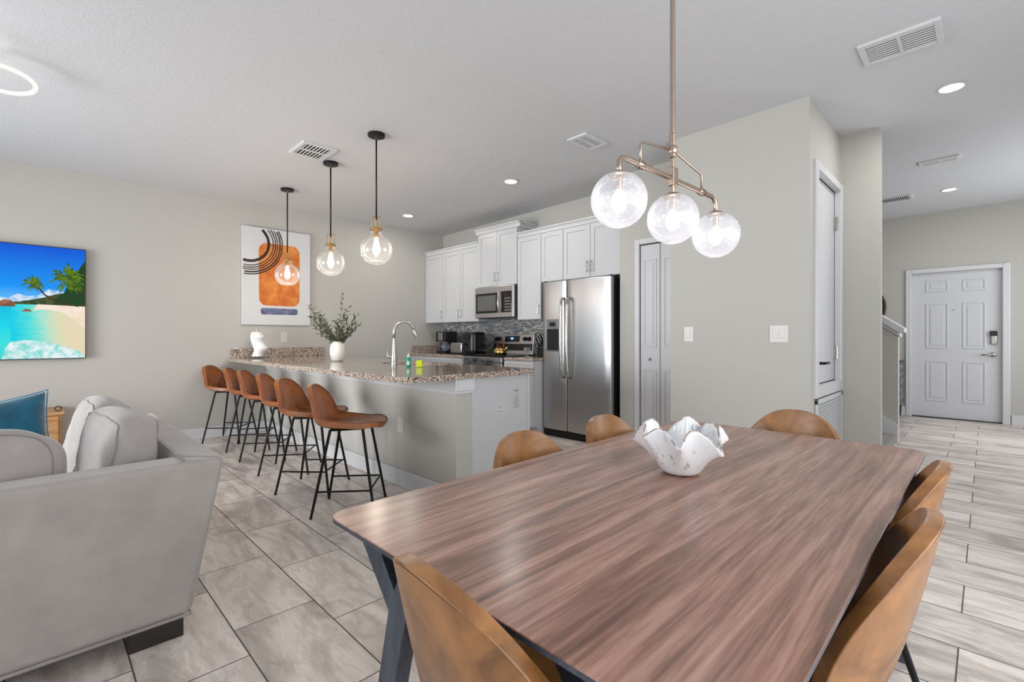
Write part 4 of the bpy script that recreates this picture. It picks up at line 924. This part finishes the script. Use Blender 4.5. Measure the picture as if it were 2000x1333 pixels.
def boxcushion(sx, sy, sz, puff=.03, wr=.004, seed=0, n_=14, p=4.0):
    """soft box cushion centred on the origin with bulging faces"""
    b = MB(); r_ = random.Random(seed); ph_ = [r_.uniform(0, 6) for _ in range(8)]
    def soft(x, y, z):
        # superellipsoid blend from cube point
        m = (abs(x)**p+abs(y)**p+abs(z)**p)**(1/p); k = 1/m if m else 1
        X_, Y_, Z_ = x*k, y*k, z*k
        q = (1-x*x)*(1-y*y)+(1-y*y)*(1-z*z)+(1-x*x)*(1-z*z)
        w_ = wr*(math.sin(6*x+ph_[0])*math.sin(5*z+ph_[1])+.6*math.sin(9*y+4*x+ph_[2])*math.sin(8*z+ph_[3]))
        s_ = 1+puff*q
        return (X_*sx/2*s_+w_, Y_*sy/2*s_+w_, Z_*sz/2*s_+w_*.6)
    for ax in range(3):
        for sg in (-1, 1):
            def fn(u, v, ax=ax, sg=sg):
                a, c = u*2-1, v*2-1; q = [0, 0, 0]; q[ax] = sg; q[(ax+1) % 3] = a; q[(ax+2) % 3] = c; return soft(*q)
            b.grid(fn, n_, n_)
    def edge_loop(ax, f, m=64):
        out = []
        for i in range(m):
            w = 4*i/m; k = int(w); g = (w-k)*2-1; a, c = [(g, -1), (1, g), (-g, 1), (-1, -g)][k]; q = [0, 0, 0]; q[ax] = f; q[(ax+1) % 3] = a; q[(ax+2) % 3] = c; out.append(soft(*q))
        return out
    return b, edge_loop
def cushion(name, mat, pm, size, loc, rot, ax, label=None, parent=None, seed=0, puff=.05, wr=.004, p=5.0, grp=None, fl=.86, cat='cushion'):
    b, el = boxcushion(*size, puff=puff, wr=wr, seed=seed, p=p)
    o = b.build(name, mat, parent, smooth=True, sub=1); o.location = loc; o.rotation_euler = rot
    for f in ((-fl, fl) if fl > 0 else (0,)):
        q = MB(); q.tube(el(ax, f), .003, 6, closed=True); q.build('piping', pm, o, smooth=True)
    if label: tag(o, label, cat, grp)
    return o
G = 'loose grey sofa cushions'
cushion('seat_cushion', sofaM, sofapipeM, (.68, .70, .17), (-.12-.01, 2.69, .385), (0, 0, 0), 2, 'grey seat cushion in the sofa corner under the teal pillow', seed=3, puff=.03, grp=G)
cushion('seat_cushion', sofaM, sofapipeM, (.68, .62, .17), (-.12-.01, 3.38, .385), (0, 0, 0), 2, 'grey seat cushion at the far open end of the sofa', seed=5, puff=.03, grp=G)
cushion('seat_cushion', sofaM, sofapipeM, (.72, .70, .17), (-.86, 2.69, .385), (0, 0, 0), 2, 'grey seat cushion left of the sofa corner', seed=6, puff=.03, grp=G)
cushion('back_cushion', sofaM, sofapipeM, (.70, .17, .40), (-.29, 2.395, .625), (math.radians(-8), 0, 0), 1, 'grey piped back cushion along the lower left edge of the photo', seed=8, puff=.05, wr=.005, grp=G)
cushion('back_cushion', sofaM, sofapipeM, (.17, .56, .39), (.235, 2.63, .632), (0, math.radians(8), math.radians(7)), 0, 'plump grey back cushion standing in the sofa corner, nearest right', seed=9, puff=.10, wr=.006, grp=G)
cushion('back_cushion', sofaM, sofapipeM, (.17, .54, .40), (.205, 3.22, .625), (0, math.radians(14), math.radians(3)), 0, 'gathered grey back cushion behind the nearer corner cushion', seed=12, puff=.10, wr=.010, grp=G)
b = MB()
def pil(u, v, sg):
    a, c = u*2-1, v*2-1; k = (1-a**4)*(1-c**4); th = .075*k**.55; s_ = 1-.10*(1-abs(a)**2)*(abs(c)**2)*1-.0; s2 = 1-.10*(1-abs(c)**2)*(abs(a)**2)
    return (a*.215*s2, sg*(th+.004*math.sin(7*a+3*c)*k), c*.215*s_)
b.grid(lambda u, v: pil(u, v, 1), 22, 22); b.grid(lambda u, v: pil(u, v, -1), 22, 22)
po = b.build('throw_pillow', tealM, smooth=True, sub=1); po.location = (-.155, 2.87, .69); po.rotation_euler = (math.radians(-24), math.radians(-9), math.radians(-6)); tag(po, 'teal velvet throw pillow on the sofa behind the grey cushion', 'pillow')
q = MB(); pts = []
for i in range(80):
    w = 4*i/80; k = int(w); g = (w-k); u, v = [(g, 0), (1, g), (1-g, 1), (0, 1-g)][k]; pts.append(pil(u, v, 0))
q.tube(pts, .0025, 6, closed=True); q.build('piping', tealpipeM, po, smooth=True)
for (x0, x1, y0, y1) in ((.235, .40, 2.19, 2.29), (.30, .40, 3.55, 3.68), (-1.6, -1.44, 2.19, 2.29)):
    b = MB(); b.box(x0, x1, y0, y1, 0, .09); t.p(b, 'foot', sofafootM, bevel=.003)
b = MB(); b.box(-2.1, .20, 2.24, 2.27, .045, .088); t.p(b, 'rail', sofafootM)

# media console under the television
t = T('media_console', 'tan wooden media console under the television', 'console', (-.7, 6.03, 0))
b = MB(); b.box(-1.45, .155, 5.80, 6.24, .12, .465); t.p(b, 'body', consoleM, bevel=.004)
b = MB(); b.box(-1.47, .175, 5.78, 6.25, .465, .49); t.p(b, 'top', consoleM, bevel=.004)
for i in range(3):
    b = MB(); b.box(-1.43+i*.525, -1.43+i*.525+.515, 5.785, 5.80, .14, .45); d_ = t.p(b, 'door', consoleM, bevel=.003)
    b = MB(); b.tube([(-1.43+i*.525+.26, 5.785, .32), (-1.43+i*.525+.26, 5.765, .32)], .012, 12); t.p(b, 'knob', blackM, d_, smooth='auto')
for x in (-1.40, .10):
    for y in (5.84, 6.20): b = MB(); b.tube([(x, y, .12), (x, y, 0)], [.02, .013], 12); t.p(b, 'leg', blackM, smooth='auto')
b = MB(); b.tube([(.135+.022*math.cos(w/12*PI*2), 5.86, .512+.020*math.sin(w/12*PI*2)) for w in range(12)], .004, 6, closed=True)
tag(b.build('metal_ring', blackM, org=(.135, 5.86, .49), smooth=True), 'tiny black metal ring on the end of the media console', 'ornament')

# television with its beach picture
t = T('television', 'flat wall television showing a tropical beach', 'television', (-.6, 6.22, 1.47))
tx0, tx1, tz0, tz1 = -1.50, .338, .944, 2.002
b = MB(); b.box(tx0, tx1, 6.205, 6.245, tz0, tz1); t.p(b, 'bezel', plasticK, bevel=.003)
b = MB(); b.box(-.9, -.3, 6.245, 6.26, 1.3, 1.7); t.p(b, 'wall_mount', blackM)
def emat(name, rgb, s=.82, rgb2=None, sc=8, thr=.5, stretch=(1, 1, 1)):
    n = N(name)
    c = lin(*rgb)
    if rgb2: col = n.ramp(n.noise(n.co(scale=stretch), sc, 5, .65, .6), [(thr-.12, c), (thr+.12, lin(*rgb2))]); n.set(color=(0, 0, 0), emis=col, emis_s=s, rough=.4, spec=.15)
    else: n.set(color=(0, 0, 0), emis=c, emis_s=s, rough=.4, spec=.15)
    return n.m
n = N('screen_sky'); g = n.n('NewGeometry'); z = n.n('SeparateXYZ', {0: g.outputs['Position']}).outputs[2]; f = n.math('DIVIDE', n.math('SUBTRACT', z, 1.45), .55)
n.set(color=(0, 0, 0), emis=n.ramp(f, [(0, lin(110, 196, 250)), (.3, lin(6, 150, 250)), (1, lin(0, 84, 216))]), emis_s=.9, rough=.4, spec=.15); skyM = n.m
n = N('screen_sea'); g = n.n('NewGeometry'); sp = n.n('SeparateXYZ', {0: g.outputs['Position']}); z = sp.outputs[2]; f = n.math('DIVIDE', n.math('SUBTRACT', z, .944), .53); rp = n.noise(n.co(scale=(1, 1, 2.4)), 22, 4, .6)
f2 = n.math('ADD', f, n.math('MULTIPLY', n.math('SUBTRACT', rp, .5), .35)); n.set(color=(0, 0, 0), emis=n.ramp(f2, [(0, lin(60, 216, 214)), (.3, lin(60, 226, 226)), (.6, lin(0, 214, 236)), (1, lin(0, 186, 226))]), emis_s=.9, rough=.4, spec=.15); seaM = n.m
mats = [skyM, seaM, emat('screen_cloud', (240, 248, 255), .85, (120, 190, 245), 20), emat('screen_hill', (30, 66, 30), .8, (84, 92, 44), 30), emat('screen_sand', (250, 226, 200), .85, (255, 240, 224), 8), emat('screen_wetsand', (196, 224, 200), .85, (226, 222, 190), 9, .5, (1, 1, 4)),
        emat('screen_foam', (246, 254, 255), .85, (130, 226, 220), 16), emat('screen_rock', (196, 120, 88), .8, (120, 84, 62), 24), emat('screen_palm', (14, 84, 12), .7, (120, 150, 10), 30), emat('screen_trunk', (70, 48, 30), .7), emat('screen_jungle', (6, 74, 30), .7, (40, 66, 14), 22), emat('screen_shallows', (110, 226, 216), .85, (170, 230, 206), 14, .5, (1, 1, 3))]
n = N('screen_shore'); g = n.n('NewGeometry'); sp = n.n('SeparateXYZ', {0: g.outputs['Position']}); nz = n.noise(n.co(scale=(1, 1, 3.5)), 12, 5, .6)
f = n.math('ADD', n.math('DIVIDE', n.math('ADD', sp.outputs[0], .165), .36), n.math('MULTIPLY', n.math('SUBTRACT', nz, .5), .45)); f = n.math('SUBTRACT', f, n.math('MULTIPLY', n.math('SUBTRACT', 1.45, sp.outputs[2]), .25))
n.set(color=(0, 0, 0), emis=n.ramp(f, [(0, lin(0, 210, 232)), (.3, lin(80, 224, 222)), (.55, lin(170, 230, 208)), (.8, lin(222, 222, 186)), (1, lin(232, 218, 184))]), emis_s=.9, rough=.4, spec=.15); mats[5] = n.m
# u runs from the picture's visible left (0) to its right edge (1), v from bottom (0) to top (1)
TU = .565; ux = lambda u: tx1-.006-(1-u)*TU; vz = lambda v: tz0+.008+v*(tz1-tz0-.016)
b = MB(); YY = 6.204
def lay(k, poly, d):
    b.cur = k; b.poly([(ux(min(u, 1)), YY-d*.0003, vz(max(0, min(v, 1)))) for u, v in poly])
L0 = (tx0+.008-(tx1-.006))/TU+1
lay(0, [(L0, .47), (1, .47), (1, 1), (L0, 1)], 0); lay(1, [(L0, 0), (1, 0), (1, .485), (L0, .485)], .5)
lay(2, [(L0, .47), (.75, .47), (.75, .60), (.55, .62), (.42, .56), (.30, .55), (.2, .57), (.08, .53), (L0*.4, .56), (L0, .52)], 1)
lay(3, [(-.6, .47), (1, .46), (1, .62), (.8, .60), (.62, .575), (.5, .545), (.35, .52), (.2, .50), (.0, .495)], 2)
lay(5, [(.12, .0), (1, 0), (1, .46), (.42, .478), (.12, .478)], 2.4)
lay(4, [(.36, .425), (.5, .44), (.70, .42), (.85, .36), (1.0, .26), (1, .475), (.7, .478), (.42, .482)], 3)
lay(6, [(.02, 0), (1, 0), (.93, .06), (.75, .10), (.62, .13), (.45, .155), (.28, .165), (.12, .15), (.06, .10)], 3.5)
lay(7, [(-.05, .455), (.17, .455), (.165, .49), (.12, .51), (.05, .515), (-.02, .495)], 4); lay(7, [(.23, .415), (.36, .415), (.33, .435), (.28, .44)], 4)
lay(10, [(1, .48), (.60, .49), (.66, .56), (.74, .60), (.80, .70), (.86, .74), (.94, .84), (1, .90)], 4)
def strip(k, pts, w, d):
    for (a, c) in zip(pts, pts[1:]):
        dx, dy = (c[0]-a[0])*TU, (c[1]-a[1])*1.04; L = math.hypot(dx, dy) or 1; ox, oy = -dy/L*w/TU, dx/L*w/1.04
        lay(k, [(a[0]+ox, a[1]+oy), (a[0]-ox, a[1]-oy), (c[0]-ox, c[1]-oy), (c[0]+ox, c[1]+oy)], d)
strip(9, [(.92, .475), (.78, .49), (.62, .525), (.50, .57), (.42, .64), (.37, .66)], .006, 5); strip(9, [(1, .58), (.92, .63), (.85, .66), (.77, .70)], .010, 5)
def palm(cu, cv, R, n_, d, seed):
    r_ = random.Random(seed)
    for i in range(n_):
        w = 2*PI*i/n_+r_.uniform(-.15, .15); ln = R*r_.uniform(.65, 1.05); m = (cu+math.cos(w)*ln*.55/TU, cv+math.sin(w)*ln*.55+.02*R*4*.3); e = (cu+math.cos(w)*ln/TU, cv+math.sin(w)*ln*.95-.25*R*abs(math.cos(w)))
        pw = .012*R/.12
        lay(8, [(cu, cv+pw*.4), (m[0]-math.sin(w)*pw/TU, m[1]+pw), e, (m[0]+math.sin(w)*pw/TU, m[1]-pw*.8), (cu, cv-pw*.4)], d+.1*i)
palm(.36, .67, .095, 22, 6, 1); palm(.78, .73, .15, 30, 8.4, 2)
t.p(b, 'screen', mats, None)

# abstract canvas
t = T('wall_art', 'abstract canvas of orange block with black arcs', 'painting', (2.11, 6.24, 1.88))
ax0, ax1, az0, az1 = 1.712, 2.512, 1.30, 2.478
canvasM = plain('canvas_white', (202, 203, 205), .7)
b = MB(); b.box(ax0, ax1, 6.222, 6.258, az0, az1); t.p(b, 'canvas', canvasM, bevel=.003)
def paint(name, c1, c2, sc=7):
    n = N(name); f = n.noise(n.co(), sc, 5, .6, .4); n.set(color=n.ramp(f, [(.38, lin(*c1)), (.62, lin(*c2))]), rough=.75); return n.m
mats = [paint('orange_paint', (190, 96, 34), (216, 138, 62)), paint('blue_paint', (82, 88, 120), (120, 124, 150), 14), paint('black_paint', (36, 26, 28), (52, 34, 34))]
b = MB(); au = lambda u: ax0+u*(ax1-ax0); av = lambda v: az1-v*(az1-az0)
def rr_poly(u0, u1, v0, v1, ru, rv, seed=1, m=6):
    r_ = random.Random(seed); out = []
    for (cu, cv, a0) in ((u1-ru, v0+rv, -PI/2), (u1-ru, v1-rv, 0), (u0+ru, v1-rv, PI/2), (u0+ru, v0+rv, PI)):
        for i in range(m+1): w = a0+PI/2*i/m; out.append((cu+ru*math.cos(w)+r_.uniform(-.004, .004), cv+rv*math.sin(w)+r_.uniform(-.003, .003)))
    return out
b.cur = 0; b.poly([(au(u), 6.2213, av(v)) for u, v in rr_poly(.23, .83, .15, .80, .11, .075)])
b.cur = 1; b.poly([(au(u), 6.2213, av(v)) for u, v in rr_poly(.255, .80, .825, .89, .03, .02, 3)])
b.cur = 2
cxa, cza = ax0+.075, az1-.192
for (r0, r1) in ((.205, .238), (.268, .280), (.294, .307), (.319, .331), (.345, .362), (.372, .386)):
    pts0, pts1 = [], []; r_ = random.Random(int(r0*1000)); n_ = 46; wd = (r1-r0)/2; rm = (r0+r1)/2
    for i in range(n_+1):
        # from the left edge along the bottom of the arc, up to the canvas top
        w = -PI/2-.5+i/n_*(PI/2+.5+1.2); j = r_.uniform(-.0022, .0022); k0, k1 = rm-wd+j, rm+wd+j*.5
        pts0.append((cxa+k0*math.cos(w), cza+k0*math.sin(w))); pts1.append((cxa+k1*math.cos(w), cza+k1*math.sin(w)))
    for i in range(n_):
        q = [pts0[i], pts1[i], pts1[i+1], pts0[i+1]]
        if min(p[0] for p in q) < ax0+.002 or max(p[1] for p in q) > az1-.004: continue
        b.poly([(p[0], 6.2208, p[1]) for p in q])
t.p(b, 'painting', mats)

# hallway: round mirror and painted cabinet
t = T('round_mirror', 'dark framed round mirror past the stair wall', 'mirror', (9.0, 1.46, 1.6))
def circ(r, m=48): return [(9.0, 1.465+r*math.cos(2*PI*i/m), 1.60+r*math.sin(2*PI*i/m)) for i in range(m)]
b = MB(); b.tube(circ(.375), .022, 8, closed=True); t.p(b, 'frame', plain('antique_gold', (58, 44, 30), .4, .5), smooth=True)
b = MB(); b.poly([(9.012, p[1], p[2]) for p in circ(.37)]); t.p(b, 'glass', plain('mirror_silver', (225, 225, 225), .03, 1.0), solid=.003)
t = T('painted_cabinet', 'navy patterned cabinet left of the front door', 'cabinet', (8.8, 1.2, 0))
n = N('navy_pattern'); g = n.n('NewGeometry'); sp = n.n('SeparateXYZ', {0: g.outputs['Position']}); v = n.n('CombineXYZ', {0: n.math('ADD', sp.outputs[1], sp.outputs[0]), 1: sp.outputs[2], 2: 0.0}).outputs[0]
vo = n.n('TexVoronoi', {'Vector': v, 'Scale': 9.0, 'Randomness': .3}, feature='F1'); n.set(color=n.ramp(vo.outputs['Distance'], [(0, lin(150, 80, 52)), (.18, lin(40, 42, 62)), (.42, lin(56, 60, 86)), (.55, lin(150, 152, 168)), (.7, lin(38, 40, 58))]), rough=.4)
b = MB(); b.box(8.60, 8.97, .865, 1.55, .19, .79); bd = t.p(b, 'body', n.m, bevel=.006)
b = MB(); b.box(8.585, 8.985, .855, 1.56, .79, .815); t.p(b, 'top', plain('navy_top', (52, 54, 66), .4), bevel=.004)
for x in (8.65, 8.93):
    for y in (.91, 1.50): b = MB(); b.tube([(x, y, .19), (x, y, 0)], [.028, .018], 12); t.p(b, 'leg', blackM, smooth='auto')
b = MB(); b.box(8.592, 8.602, .89, 1.20, .22, .77); t.p(b, 'door', n.m, bevel=.004)
b = MB(); b.box(8.592, 8.602, 1.21, 1.52, .22, .77); t.p(b, 'door', n.m, bevel=.004)
